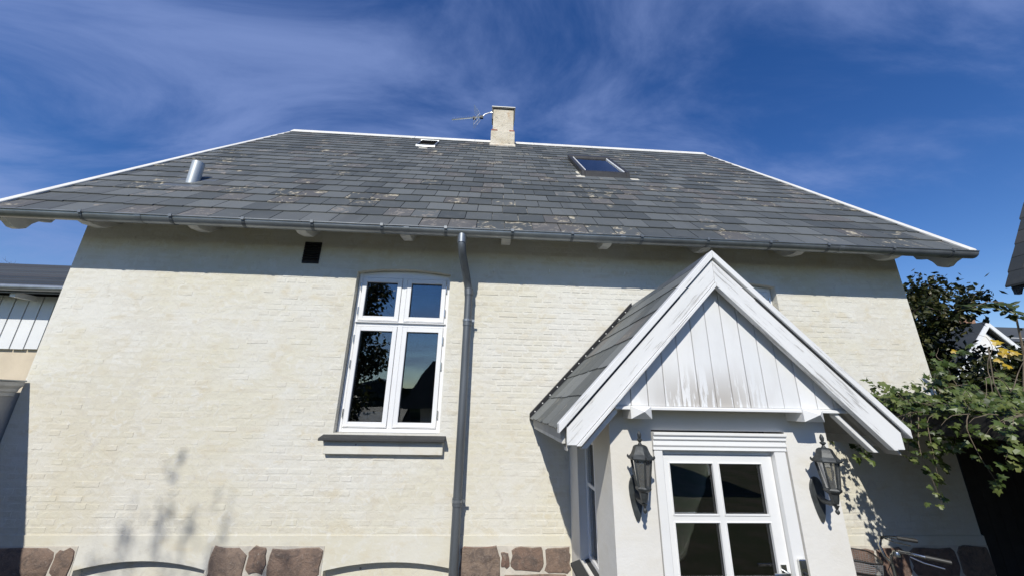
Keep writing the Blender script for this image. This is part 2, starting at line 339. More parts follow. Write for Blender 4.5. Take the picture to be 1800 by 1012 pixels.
# ------------------------------------------------------------------ wall builder
def arch_z(x, o):
    x0, x1, z0, z1, rise = o; u = (x - (x0 + x1) / 2) / ((x1 - x0) / 2); return z1 - rise * u * u
def wall_panel(mb, x0, x1, z0, z1, y, openings, depth, step=.6):
    xs = {x0, x1}
    for o in openings: xs |= {o[0] + (o[1] - o[0]) * i / 10 for i in range(11)}
    k = x0
    while k < x1: xs.add(k); k += step
    xs = sorted(xs); xs = [x for i, x in enumerate(xs) if i == 0 or x - xs[i - 1] > 1e-4]
    for a, b in zip(xs, xs[1:]):
        mid = (a + b) / 2; op = [o for o in openings if o[0] < mid < o[1]]
        if not op: mb.add([(a, y, z0), (b, y, z0), (b, y, z1), (a, y, z1)], [(0, 1, 2, 3)])
        else:
            o = op[0]; za, zb = arch_z(a, o), arch_z(b, o)
            mb.add([(a, y, za), (b, y, zb), (b, y, z1), (a, y, z1)], [(0, 1, 2, 3)])
            mb.add([(a, y, za), (b, y, zb), (b, y + depth, zb), (a, y + depth, za)], [(0, 1, 2, 3)])
            if o[2] > z0:
                mb.add([(a, y, z0), (b, y, z0), (b, y, o[2]), (a, y, o[2])], [(0, 1, 2, 3)])
                mb.add([(a, y, o[2]), (b, y, o[2]), (b, y + depth, o[2]), (a, y + depth, o[2])], [(0, 1, 2, 3)])
    for o in openings:
        for x in (o[0], o[1]):
            zt = arch_z(x, o); mb.add([(x, y, o[2]), (x, y + depth, o[2]), (x, y + depth, zt), (x, y, zt)], [(0, 1, 2, 3)])
    return mb

# ================================================================== HOUSE
XL, XR = -4.934, 5.45
YR = 4.365; T = 1.061                                    # ridge line and roof slope
SL = math.atan(T); CS, SN = math.cos(SL), math.sin(SL)
def zr(y): return 1.93 + T * ((y if y <= YR else 2 * YR - y) + .42)
VL, VR = -5.62, 6.0                                      # verges
house = empty('house', (0.25, 4.3, G), 'limewashed brick house with grey slate gable roof and white verges', 'house')
W1 = (-1.655, -.525, -.33, 1.56, .05); W2 = (2.53, 3.655, -.33, 1.56, .05)
mb = MB(); wall_panel(mb, XL, XR, -1.28, 2.22, 0, [W1, W2], .30)
front = mb.build('front_wall', M['lime'], house)
# side and rear walls with gables
mb = MB()
for x, s in ((XL, 1), (XR, -1)):
    prof = [(0, G), (8.73, G), (8.73, 2.22), (YR, zr(YR) - .09), (0, 2.22)]
    mb.add([(x, y, z) for y, z in prof], [tuple(range(5))])
    ip = [(.30, G), (8.43, G), (8.43, 2.22), (YR, zr(YR) - .4), (.30, 2.22)]
    mb.add([(x + s * .3, y, z) for y, z in ip], [tuple(range(5))])
mb.add([(XL, 8.73, G), (XR, 8.73, G), (XR, 8.73, 2.22), (XL, 8.73, 2.22)], [(0, 1, 2, 3)])
mb.build('gable_walls', M['lime'], house)
mb = MB(); wall_panel(mb, XL + .3, XR - .3, -1.4, 2.3, .30, [(W1[0] + .02, W1[1] - .02, W1[2], W1[3], .05), (W2[0] + .02, W2[1] - .02, W2[2], W2[3], .05)], .05)
mb.box(XL + .05, XR - .05, .30, 8.6, -1.5, -1.38); mb.box(XL + .05, XR - .05, .05, 8.6, 2.16, 2.2); mb.box(XL + .1, XR - .1, 3.2, 3.3, -1.38, 2.16)
mb.build('room_lining', M['room'], house)

# bricks under the limewash
def brick_mesh(w, h, d=.012, ins=.005):
    a, b = w / 2, h / 2
    m_ = MB().add([(-a, 0, -b), (a, 0, -b), (a, 0, b), (-a, 0, b), (-a + ins, -d, -b + ins), (a - ins, -d, -b + ins), (a - ins, -d, b - ins), (-a + ins, -d, b - ins)],
                  [(4, 5, 6, 7), (0, 1, 5, 4), (1, 2, 6, 5), (2, 3, 7, 6), (3, 0, 4, 7)])
    return m_
BRICK = brick_mesh(.227, .0545).mesh('brick', M['lime'])
def lay_bricks(segs_of, z0, z1, y, parent, n_parts, score):
    full = []; rest = MB(); row = 0; z = z0
    while z + .0667 <= z1 + 1e-6:
        zc = z + .0667 / 2
        for a, b in segs_of(z, z + .0667):
            bl = .12 if row % 2 else .24; x = a - (.06 if row % 2 else .12 if row % 4 == 2 else 0)
            while x < b:
                u, v = max(x, a), min(x + bl, b)
                if v - u > .05:
                    px = noise.noise(Vector((u * .55, zc * .7, 3.3))); prot = max(.0002, .0012 + px * .0036 + random.gauss(0, .0011))
                    c = Vector(((u + v) / 2, y + .012 - prot, zc + random.gauss(0, .0012)))
                    e = Euler((random.gauss(0, .013), random.gauss(0, .012), random.gauss(0, .006)))
                    if v - u > .235: full.append((c, e))
                    else:
                        mm = brick_mesh(v - u - .013, .0545); m3 = e.to_matrix()
                        rest.add([m3 @ Vector(q) + c for q in mm.v], mm.f)
                x += bl
        z += .0667; row += 1
    full.sort(key=lambda t: score(t[0]))
    for c, e in full[:n_parts]: raw_obj('brick', BRICK, parent, Matrix.Translation(c) @ e.to_matrix().to_4x4())
    mm = brick_mesh(.227, .0545)
    for c, e in full[n_parts:]:
        m3 = e.to_matrix(); rest.add([m3 @ Vector(q) + c for q in mm.v], mm.f)
    o = rest.build('brickwork', M['lime'], parent); o['kind'] = 'stuff'
def segs(za, zb):
    cuts = []
    for o in (W1, W2):
        if za < o[3] + .01 and zb > o[2] - .0: cuts.append((o[0] - .004, o[1] + .004))
    a = XL + .006; out = []
    for c0, c1 in cuts: out.append((a, c0)); a = c1
    out.append((a, XR - .006)); return out
lay_bricks(segs, -1.275, 2.2, 0, front, 290, lambda c: (c.x + .6) ** 2 * .8 + (c.z - .3) ** 2 + (9 if c.x > .85 else 0))

# plinth with field stones and blind arches
AR1 = (-3.84, -2.655, G, -1.495, .075); AR2 = (-1.545, -.245, G, -1.51, .07)
mb = MB(); wall_panel(mb, XL - .02, XR + .02, G, -1.283, -.008, [AR1, AR2], .09)
mb.add([(XL - .02, -.008, -1.283), (XR + .02, -.008, -1.283), (XR + .02, .02, -1.275), (XL - .02, .02, -1.275)], [(0, 1, 2, 3)])
for x in (XL - .02, XR + .02): mb.add([(x, -.008, G), (x, 8.7, G), (x, 8.7, -1.283), (x, -.008, -1.283)], [(0, 1, 2, 3)])
plinth = mb.build('plinth', M['limeflat'], house)
for o in (AR1, AR2):
    mb = MB(); mb.add([(o[0], .082, G), (o[1], .082, G), (o[1], .082, -1.4), (o[0], .082, -1.4)], [(0, 1, 2, 3)]); mb.build('blind_arch_panel', M['limeflat'], plinth)
for a, b in ((XL - .02, -3.86), (-2.635, -1.565), (-.225, .885), (2.6, XR + .02)):
    MB().box(a, b, -.0115, -.002, G, -1.372).build('mortar_bed', M['mortar'], plinth)
def stone(x0, x1, z0, z1, seed):
    rg = random.Random(seed); cx, cz = (x0 + x1) / 2, (z0 + z1) / 2; hx, hz = (x1 - x0) / 2, (z1 - z0) / 2; n = 20
    ring = []; q = min(hx, hz); cc = [(x1, z0), (x1, z1), (x0, z1), (x0, z0)]
    for i in range(4):
        A, B = Vector(cc[i]), Vector(cc[(i + 1) % 4]); L = (B - A).length; c0, c1 = q * rg.uniform(.12, .5), q * rg.uniform(.12, .5)
        for t in (c0 / L, .36, .68, 1 - c1 / L):
            p = A.lerp(B, min(max(t, .05), .95)); ring.append((p.x + rg.gauss(0, .007), p.y + rg.gauss(0, .007)))
    n = len(ring)
    vs = [(x, -.008, z) for x, z in ring]
    vs += [(cx + (x - cx) * .96, -.020 - rg.uniform(0, .004), cz + (z - cz) * .93) for x, z in ring]
    vs += [(cx + (x - cx) * .55, -.024 - rg.uniform(0, .009), cz + (z - cz) * .55) for x, z in ring] + [(cx, -.027 - rg.uniform(0, .006), cz)]
    fs = []
    for j in range(2): fs += [(j * n + i, j * n + (i + 1) % n, (j + 1) * n + (i + 1) % n, (j + 1) * n + i) for i in range(n)]
    fs += [(2 * n + i, 2 * n + (i + 1) % n, 3 * n) for i in range(n)]
    MB().add(vs, fs).build('stone', M['stone'], plinth, smooth=True)
ST = [(-4.94, -4.06, -1.66, -1.382), (-4.03, -3.88, -1.61, -1.40), (-2.625, -2.30, -1.69, -1.385), (-2.275, -2.105, -1.60, -1.378), (-2.075, -1.58, -1.635, -1.39),
      (-.222, .165, -1.66, -1.385), (.19, .255, -1.56, -1.43), (.28, .605, -1.585, -1.382), (.635, .88, -1.60, -1.388), (.16, .88, -1.93, -1.625),
      (-2.27, -1.58, -1.95, -1.665), (-.222, .12, -2.0, -1.70), (-4.94, -4.45, -2.0, -1.70), (-4.42, -3.88, -1.98, -1.66), (-2.625, -2.3, -2.0, -1.72)]
x = 2.62
while x < 5.3:
    w = random.uniform(.3, .6); ST += [(x, min(x + w, 5.46), -1.66 + random.uniform(-.04, .04), -1.39), (x, min(x + w, 5.46), -2.05, -1.72)]; x += w + .03
for i, s in enumerate(ST): stone(s[0] - .005, s[1] + .005, s[2] - .006, s[3] + .004, seed=i + 3)

# ---- windows
def window(o, name, detail=True):
    x0, x1, z0, z1, rise = o; w = part_empty(name, house); yf = .085
    fr = MB(); fw = .05; zi = z1 - rise
    for a, b, c, d in ((x0 + .004, x0 + fw, z0, zi + .02), (x1 - fw, x1 - .004, z0, zi + .02)): fr.box(a, b, yf, yf + .09, c, d)
    n = 10; top = [(x0 + .004 + (x1 - x0 - .008) * i / n) for i in range(n + 1)]
    fr.prism([(x, arch_z(x, o) - .003) for x in top] + [(x1 - .004, zi - fw), (x0 + .004, zi - fw)], yf + .003, yf + .09, 'y')
    fr.box(x0 + fw, x1 - fw, yf + .002, yf + .09, z0, z0 + .045)
    zt = z0 + 1.215; xm = (x0 + x1) / 2
    fr.box(x0 + fw, x1 - fw, yf + .004, yf + .085, zt - .03, zt + .03); fr.box(xm - .03, xm + .03, yf + .001, yf + .088, z0 + .045, zi - fw)
    fr.build('frame', M['upvc'], w, bevel=.004)
    dr = MB(); dr.prism([(yf - .022, zt + .022), (yf + .004, zt + .03), (yf + .004, zt + .012), (yf - .022, zt + .014)], x0 + .03, x1 - .03, 'x'); dr.build('drip_moulding', M['upvc'], w)
    for a, b in ((x0 + fw + .004, xm - .034), (xm + .034, x1 - fw - .004)):
        for c, d in ((z0 + .05, zt - .034), (zt + .034, zi - fw - .004)):
            s = MB(); sw = .052
            s.box(a, a + sw, yf - .008, yf + .055, c, d); s.box(b - sw, b, yf - .008, yf + .055, c, d)
            s.box(a + sw, b - sw, yf - .007, yf + .055, d - sw, d); s.box(a + sw, b - sw, yf - .007, yf + .055, c, c + sw * 1.15)
            s.prism([(yf - .014, c + .018), (yf - .006, c + .034), (yf - .006, c + .012), (yf - .014, c + .012)], a + .01, b - .01, 'x')
            s.build('sash', M['upvc'], w, bevel=.003)
            k = MB(); e = .006
            for q in ((a + sw, a + sw + e, c + sw * 1.15, d - sw), (b - sw - e, b - sw, c + sw * 1.15, d - sw), (a + sw + e, b - sw - e, c + sw * 1.15, c + sw * 1.15 + e), (a + sw + e, b - sw - e, d - sw - e, d - sw)): k.box(q[0], q[1], yf + .016, yf + .05, q[2], q[3])
            k.build('gasket', M['gasket'], w)
            MB().box(a + sw + .001, b - sw - .001, yf + .028, yf + .034, c + sw * 1.15 + .001, d - sw - .001).build('pane', M['glass'], w)
            for zh in ((c + .12, d - .12) if d - c < .8 else (c + .15, (c + d) / 2 + .12, d - .15)):
                xh = x0 + fw - .004 if a < xm - .2 else x1 - fw + .004
                MB().tube([(xh, yf - .014, zh - .045), (xh, yf - .014, zh + .045)], .008, 8).build('hinge', M['steel'], w)
    return w
win = window(W1, 'window'); win['label'] = 'tall four-pane white casement window beside the downpipe'
win2 = window(W2, 'window'); win2['label'] = 'white window half hidden behind the porch gable'
for wo, o in ((win, W1), (win2, W2)):
    sl = MB(); x0, x1 = o[0] - .10, o[1] + .075
    sl.prism([(.10, -.325), (-.115, -.372), (-.118, -.398), (-.112, -.402), (.10, -.36)], x0, x1, 'x'); sl.build('sill', M['sill'], wo, bevel=.003)
    lg = MB().box(x0 + .045, x1 - .02, -.055, -.001, -.535, -.40); lg.build('plaster_ledge', M['limeflat'], wo, bevel=.006)
cu = MB()
for i in range(9):
    zz = -.27 + .0 * i
bx = MB().box(-1.55, -1.22, .42, .60, -.42, -.12); bx.build('plant_box', M['curtain'], win)

# ---- roof
roof_mb = MB()
yv = -.44
def slope_prism(mb, ya, yb, o0, o1, x0, x1): return mb.prism([(ya, zr(ya) + o0), (yb, zr(yb) + o0), (yb, zr(yb) + o1), (ya, zr(ya) + o1)], x0, x1, 'x')
slope_prism(roof_mb, yv + .03, YR, -.08, -.012, VL + .02, VR - .02)
roof_mb.prism([(YR, zr(YR) - .08), (2 * YR - yv, zr(yv) - .08), (2 * YR - yv, zr(yv) - .012), (YR, zr(YR) - .012)], VL + .02, VR - .02, 'x')
roof = roof_mb.build('roof', M['soffit'], house)
EXPO = .3185; SWD = .333
NROW = 22
def slate_mesh(w, seed, L=.40, t=.012):
    rg = random.Random(seed); n = 6; a = w / 2 - .0042; bot = []
    for i in range(n + 1):
        x = -a + 2 * a * i / n; y = rg.gauss(0, .0022)
        if i in (0, n) and rg.random() < .3: y += rg.uniform(.004, .016)
        bot.append((x, y))
    rg2 = [(a, L), (-a, L)]; poly = bot + rg2; k = len(poly)
    vs = [(x, y, 0) for x, y in poly] + [(x, y + (.002 if y < .05 else 0), t) for x, y in poly]
    return MB().add(vs, [tuple(range(k))[::-1], tuple(range(k, 2 * k))] + [(i, (i + 1) % k, k + (i + 1) % k, k + i) for i in range(k)])
SM = [slate_mesh(SWD, i) for i in range(8)]; SME = [m_.mesh('slate', M['slate']) for m_ in SM]
TILT = math.atan(.0135 / EXPO)
def frame_main(x, y, lift=0.0):       # local x=X, y=up slope, z=outward
    up = Vector((0, CS, SN)); nrm = Vector((0, -SN, CS))
    m = Matrix(((1, 0, 0), (up.x, up.y, up.z), (nrm.x, nrm.y, nrm.z))).transposed().to_4x4()
    m.translation = Vector((x, y, zr(y))) + nrm * lift; return m
rest = MB(); rg = random.Random(5)
for row in range(NROW):
    s = row * EXPO; y = yv + s * CS
    if y > YR - .05: break
    x = VL + .07 - (SWD / 2 if row % 2 else 0) + rg.uniform(-.02, .02)
    while x < VR - .07:
        u, v = max(x, VL + .07), min(x + SWD, VR - .07)
        if v - u > .03:
            tilt = TILT + abs(rg.gauss(0, .0035)); m = frame_main((u + v) / 2, y, .011 - .008 + rg.uniform(0, .0016)) @ Euler((-tilt, rg.gauss(0, .002), rg.gauss(0, .004))).to_matrix().to_4x4()
            m = m @ Matrix.Translation((0, rg.gauss(0, .006), .0135))
            k = rg.randrange(8)
            if v - u > SWD - .004 and row < 8: raw_obj('slate', SME[k], roof, m)
            else:
                mm = SM[k] if v - u > SWD - .004 else slate_mesh(v - u, rg.randrange(999))
                cut = min(.40, (YR - y) / CS - .01)
                rest.add([m @ Vector((q[0], min(q[1], cut), q[2])) for q in mm.v], mm.f)
        x += SWD
o = rest.build('upper_slates', M['slate'], roof); o['kind'] = 'stuff'
rr = MB()
for row in range(NROW):        # rear slope, plain lapped courses
    ya = 2 * YR - (yv + row * EXPO * CS); yb = max(YR, ya - (EXPO + .05) * CS)
    rr.prism([(ya, zr(ya) + .012), (yb, zr(yb) - .006), (yb, zr(yb) + .002), (ya, zr(ya) + .02)], VL + .07, VR - .07, 'x')
rr.build('rear_slates', M['slate'], roof)
for i, (xa, xb) in enumerate(((VL, VL + .095), (VR - .095, VR))):
    for j, (ya, yb) in enumerate(((yv - .03, 2.0), (2.0, YR + .02))):
        c = MB(); slope_prism(c, ya + (.004 if j else 0), yb, .0, .062, xa, xb); c.build('verge_cap', M['capwhite'], roof, bevel=.006)
    c = MB(); c.prism([(2 * YR - yv + .03, zr(yv)), (YR + .03, zr(YR) - .01), (YR + .03, zr(YR) + .05), (2 * YR - yv + .03, zr(yv) + .06)], xa, xb, 'x'); c.build('verge_cap', M['capwhite'], roof, bevel=.006)
    g_ = MB(); xi = xb + .002 if i == 0 else xa - .022; slope_prism(g_, yv, YR, .0, .03, xi, xi + .02); g_.build('verge_dark_gap', M['black'], roof)  # black strip standing for the dark gap inside the verge cap
xs_ = [VL + .02 + i * (VR - VL - .04) / 7 for i in range(8)]
for a, b in zip(xs_, xs_[1:]):
    c = MB(); zt = zr(YR)
    c.prism([(YR - .13, zt - .118), (YR, zt + .035), (YR + .13, zt - .118), (YR + .13, zt - .095), (YR, zt + .062), (YR - .13, zt - .095)], a, b - .006, 'x'); c.build('ridge_cap', M['capwhite'], roof, bevel=.003)
# rafter tails and end rafters with shaped feet
def rafter(x, w=.115):
    y0 = -.37
    prof = [(y0, zr(y0) - .085), (.25, zr(.25) - .085), (.25, 2.2), (.0, 2.0), (-.15, 1.87), (-.30, 1.845), (y0, 1.86)]
    MB().prism(prof, x - w / 2, x + w / 2, 'x').build('rafter_tail', M['greywhite'], roof, bevel=.006)
for x in (-4.604, -3.43, -2.237, -1.045, .14, 1.362, 2.595, 3.79, 5.06): rafter(x)
for x, w in ((-5.45, .08), (5.87, .08)):
    pf = [(-.37, zr(-.37) - .085), (YR, zr(YR) - .085), (YR, zr(YR) - .30), (.16, zr(.16) - .30), (.05, 2.0), (-.06, 1.965), (-.115, 1.90), (-.15, 1.825), (-.205, 1.79), (-.26, 1.79), (-.315, 1.83), (-.37, 1.85)]
    MB().prism(pf, x - w / 2, x + w / 2, 'x').build('end_rafter', M['greywhite'], roof, bevel=.004)
    pf = [(2 * YR - a, b) for a, b in pf]; MB().prism(pf, x - w / 2, x + w / 2, 'x').build('end_rafter', M['greywhite'], roof, bevel=.004)
for a, b in ((VL + .0, VL + .03), (VR - .03, VR)):
    for sgn in (0, 1):
        pf = [(-.40, zr(-.40) - .05), (-.22, zr(-.22) - .22), (YR, zr(YR) - .22), (YR, zr(YR) - .002), (-.40, zr(-.40) - .002)]
        if sgn: pf = [(2 * YR - p - .001, q) for p, q in pf]
        MB().prism(pf, a, b, 'x').build('bargeboard', M['capwhite'], roof, bevel=.004)
MB().prism([(-.40, zr(-.40) - .10), (-.37, zr(-.40) - .10), (-.37, zr(-.40) - .085), (-.40, zr(-.40) - .085)], VL + .05, VR - .05, 'x').build('eave_fascia', M['greywhite'], roof)
# ---- gutter
GY, GZ, GR = -.435, 1.895, .066
gm = MB(); n = 14; prof = []
for i in range(n + 1):
    a = math.pi + math.pi * i / n; prof.append((GY + GR * math.cos(a), GZ + GR * math.sin(a)))
inner = [(GY + (y - GY) * .94, GZ + (z - GZ) * .94) for y, z in prof][::-1]
gxs = [VL + .02, -3.9, -1.0, 1.5, 4.2, VR - .03]
for a, b in zip(gxs, gxs[1:]): gm.prism(prof + inner, a, b, 'x')
for x in (VL + .02, VR - .034): gm.prism(prof, x, x + .004, 'x')
gm.tube([(VL + .02, GY - GR - .003, GZ + .004), (VR - .03, GY - GR - .003, GZ + .004)], .0085, 8)
gutter = gm.build('gutter', M['zinc'], house, smooth=True)
GB = [-5.42, -4.494, -3.557, -2.79, -2.045, -1.275, -.558, .206, .902, 1.727, 2.528, 3.297, 4.024, 4.855, 5.63]
for x in GB:
    b = MB(); po = [(GY + (GR + .005) * math.cos(math.pi + math.pi * i / 10), GZ + (GR + .005) * math.sin(math.pi + math.pi * i / 10)) for i in range(11)]
    pi_ = [(GY + (GR + .001) * math.cos(math.pi + math.pi * i / 10), GZ + (GR + .001) * math.sin(math.pi + math.pi * i / 10)) for i in range(11)][::-1]
    b.prism(po + pi_, x - .016, x + .016, 'x'); b.box(x - .016, x + .016, GY - GR - .016, GY - GR - .004, GZ - .012, GZ + .02); b.box(x - .012, x + .012, GY - GR - .01, -.30, GZ + .014, GZ + .019)
    b.build('gutter_bracket', M['zinc_dark'], gutter)
for x in gxs[1:-1]:
    b = MB(); po = [(GY + (GR + .004) * math.cos(math.pi + math.pi * i / 12), GZ + (GR + .004) * math.sin(math.pi + math.pi * i / 12)) for i in range(13)]
    pi_ = [(GY + (GR + .0005) * math.cos(math.pi + math.pi * i / 12), GZ + (GR + .0005) * math.sin(math.pi + math.pi * i / 12)) for i in range(13)][::-1]
    b.prism(po + pi_, x - .03, x + .03, 'x').build('gutter_joint', M['zinc'], gutter)
# ---- downpipe
dp = MB(); px = -.282
pts = [(-.375, GY, GZ - .05), (-.372, GY, GZ - .16), (-.366, GY + .012, GZ - .21), (-.36, GY + .05, GZ - .27), (-.315, -.16, 1.43), (-.30, -.115, 1.35), (-.287, -.10, 1.28), (px, -.10, 1.15), (px, -.10, G + .18)]
dp.tube(pts, .0455, 16); pipe = dp.build('downpipe', M['zinc_dark'], house, smooth=True)
MB().tube([(-.3735, GY, GZ - .045), (-.372, GY, GZ - .15)], .052, 16).build('outlet', M['zinc'], pipe, smooth=True)
for z in (1.30, .93, -.92): MB().tube([(px - (.006 if z > 1.2 else 0), -.10, z), (px, -.10, z - .075)], .051, 16).build('pipe_socket', M['zinc_dark'], pipe, smooth=True)
for z in (.92, -.95):
    c = MB(); c.tube([(px, -.10, z - .012), (px, -.10, z + .012)], .055, 16); c.box(px - .012, px + .012, -.06, .0, z - .012, z + .012); c.box(px + .045, px + .085, -.104, -.096, z - .014, z + .014); c.build('pipe_clip', M['zinc'], pipe)
MB().tube([(px, -.1, G + .2), (px, -.1, G + .1), (px - .01, -.16, G + .02)], .048, 14).build('shoe', M['zinc_dark'], pipe)
# ---- wall vent
v = MB(); v.box(-2.335, -2.135, -.012, .02, 1.585, 1.865); vent = v.build('wall_vent', M['black'], house, bevel=.003)
for i in range(8):
    z = 1.605 + i * .032; MB().prism([(-.012, z), (-.034, z + .004), (-.036, z + .008), (-.012, z + .028)], -2.325, -2.145, 'x').build('slat', M['black'], vent)
# ---- hooks on the wall
for x, z in ((.007, 1.567), (.703, 1.58), (1.661, 1.585)):
    MB().tube([(x, .01, z), (x, -.05, z), (x, -.055, z + .03)], .005, 6).build('wall_hook', M['white'], house)
# ---- chimney
ch = MB(); ch.box(-.20, .455, 4.0, 4.70, 6.2, 7.11); chim = ch.build('chimney', M['chimney'], house, bevel=.02, seg=2)
ch = MB(); ch.box(-.155, .415, 4.04, 4.66, 7.10, 7.87); ch.build('chimney_shaft', M['chimney'], chim, bevel=.012, seg=2)
ch = MB(); ch.box(-.185, .445, 4.01, 4.69, 7.87, 7.895); ch.box(-.185, -.165, 4.012, 4.03, 7.5, 7.89); ch.box(.425, .445, 4.012, 4.03, 7.5, 7.89); ch.build('chimney_collar', M['black'], chim)
MB().box(-.20, .46, 3.99, 4.71, 7.897, 7.93).build('chimney_cap', M['capwhite'], chim, bevel=.006)
for a, b in ((-.19, -.02), (.30, .44)): MB().box(a, b, 4.0, 4.12, 7.105, 7.155).build('bare_brick', M['redbrick'], chim, bevel=.012)
MB().prism([(3.90, zr(3.90) + .012), (4.0, zr(4.0) + .012), (4.0, zr(4.0) + .07), (3.90, zr(3.90) + .03)], -.22, .475, 'x').build('mortar_flaunching', M['chimney'], chim, bevel=.006)
# ---- skylight
def on_roof(x0, x1, ya, yb, o0, o1, mb): return slope_prism(mb, ya, yb, o0, o1, x0, x1)
sk = part_empty('skylight', house); a, b, ya, yb = 1.64, 2.60, 1.72, 2.80; hh = .16
f = MB(); on_roof(a, a + .07, ya, yb, .01, hh, f); on_roof(b - .07, b, ya, yb, .01, hh, f); on_roof(a + .07, b - .07, ya, ya + .06, .01, hh - .02, f); on_roof(a - .01, b + .01, yb - .06, yb + .04, .012, hh + .02, f); f.build('frame', M['darkframe'], sk, bevel=.008)
f = MB(); on_roof(a + .085, a + .10, ya + .05, yb - .08, hh - .035, hh - .005, f); on_roof(b - .10, b - .085, ya + .05, yb - .08, hh - .035, hh - .005, f); f.build('sash_edge', M['white'], sk)
f = MB(); on_roof(a + .07, b - .07, ya + .06, yb - .06, hh - .05, hh - .04, f); f.build('pane', M['skyglass'], sk)
f = MB(); on_roof(a + .08, b - .08, ya + .07, yb - .07, .014, .02, f); f.build('blind', M['room'], sk)
for q in ((a - .12, a + .05, ya - .10, ya - .02), (b - .02, b + .14, ya - .10, ya - .03), (a - .06, a - .005, ya - .02, ya + .25)):
    f = MB(); on_roof(q[0], q[1], q[2], q[3], .022, .034, f); f.build('flashing', M['flash'], sk, bevel=.004)
for i in range(7): 
    f = MB(); f.tube([(a - .12 - .05 * (i % 3), ya + .25 + i * .14, zr(ya + .25 + i * .14) + .01), (a - .12 - .05 * (i % 3), ya + .24 + i * .14, zr(ya + .25 + i * .14) + .035)], .012, 6); f.build('nail', M['steel'], sk)
# ---- roof hatch
hk = part_empty('roof_hatch', house); a, b, ya, yb = -2.0, -1.53, 3.33, 3.80
f = MB(); on_roof(a, a + .04, ya, yb, .01, .09, f); on_roof(b - .04, b, ya, yb, .01, .09, f); on_roof(a + .04, b - .04, ya, ya + .04, .01, .075, f); f.build('frame', M['zinc'], hk, bevel=.006)
f = MB(); on_roof(a + .04, b - .04, yb - .20, yb - .02, .018, .105, f); f.build('opening', M['hole_black'], hk)  # solid block, coloured black as the hatch's unlit inside
f = MB(); on_roof(a, b, yb - .02, yb + .015, .012, .118, f); f.build('back_rail', M['zinc'], hk, bevel=.004)
f = MB(); on_roof(a + .12, a + .32, ya - .17, ya - .11, .024, .034, f); f.build('patch', M['flash'], hk)
# ---- soil vent pipe
vp = MB(); vp.tube([(-4.36, .53, 2.7), (-4.36, .53, 3.27)], .076, 24, cap=False); vp.tube([(-4.36, .53, 3.27), (-4.36, .53, 3.0)], .069, 24, cap=False)
pipe2 = vp.build('vent_pipe', M['pipe'], house, smooth=True)
f = MB(); on_roof(-4.62, -4.10, .34, .74, .018, .03, f); f.build('pipe_flashing', M['zinc_dark'], pipe2, bevel=.003)

# ================================================================== PORCH
PX, PYF, PYV, PZA, PHW, PZB = 1.741, -1.477, -1.705, 1.161, 1.249, -.149
PX0, PX1 = .90, 2.582; PYB = -1.60
TP = (PZA - PZB) / PHW; PSL = math.atan(TP); PC, PS = math.cos(PSL), math.sin(PSL)
porch = empty('porch', (PX, -.75, G), 'plastered entrance porch with white boarded gable and glazed white door', 'porch')
DO = (1.215, 2.25, G, -.165, .0)
mb = MB(); wall_panel(mb, PX0, PX1, G, .02, PYF, [DO], .22, step=.4)
mb.add([(PX1, PYF, G), (PX1, 0, G), (PX1, 0, .2), (PX1, PYF, .2)], [(0, 1, 2, 3)])
# left side wall with a window opening (in the y-z plane)
SWY = (-1.02, -.40, -1.36, -.30)
for (a, b, c, d) in ((PYF, SWY[0], G, .2), (SWY[1], -.0, G, .2), (SWY[0], SWY[1], G, SWY[2]), (SWY[0], SWY[1], SWY[3], .2)):
    mb.add([(PX0, a, c), (PX0, b, c), (PX0, b, d), (PX0, a, d)], [(0, 1, 2, 3)])
for (a, b, c, d) in ((SWY[0], SWY[0], SWY[2], SWY[3]), (SWY[1], SWY[1], SWY[2], SWY[3])):
    mb.add([(PX0, a, c), (PX0 + .14, a, c), (PX0 + .14, a, d), (PX0, a, d)], [(0, 1, 2, 3)])
for z in (SWY[2], SWY[3]): mb.add([(PX0, SWY[0], z), (PX0 + .14, SWY[0], z), (PX0 + .14, SWY[1], z), (PX0, SWY[1], z)], [(0, 1, 2, 3)])
mb.build('porch_walls', M['plaster'], porch)
mb = MB(); mb.add([(PX0, PYF + .01, -.15), (PX1, PYF + .01, -.15), (PX1, PYF + .01, .25), (PX, PYF + .01, PZA - .1), (PX0, PYF + .01, .25)], [(0, 1, 2, 3, 4)])
mb.box(PX0 + .14, PX0 + .16, PYF + .2, SWY[0] - .003, G, .2); mb.box(PX0 + .14, PX0 + .16, SWY[1] + .003, -.05, G, .2); mb.box(PX0 + .05, PX1 - .05, PYF + .22, -.05, G + .02, G + .1); mb.box(PX0 + .05, PX1 - .05, PYF + .05, -.05, .12, .16)
mb.box(PX1 - .16, PX1 - .14, PYF + .2, -.05, G, .2); mb.box(PX0 + .16, PX1 - .16, -.10, -.08, G, .2); mb.build('room_lining', M['room'], porch)
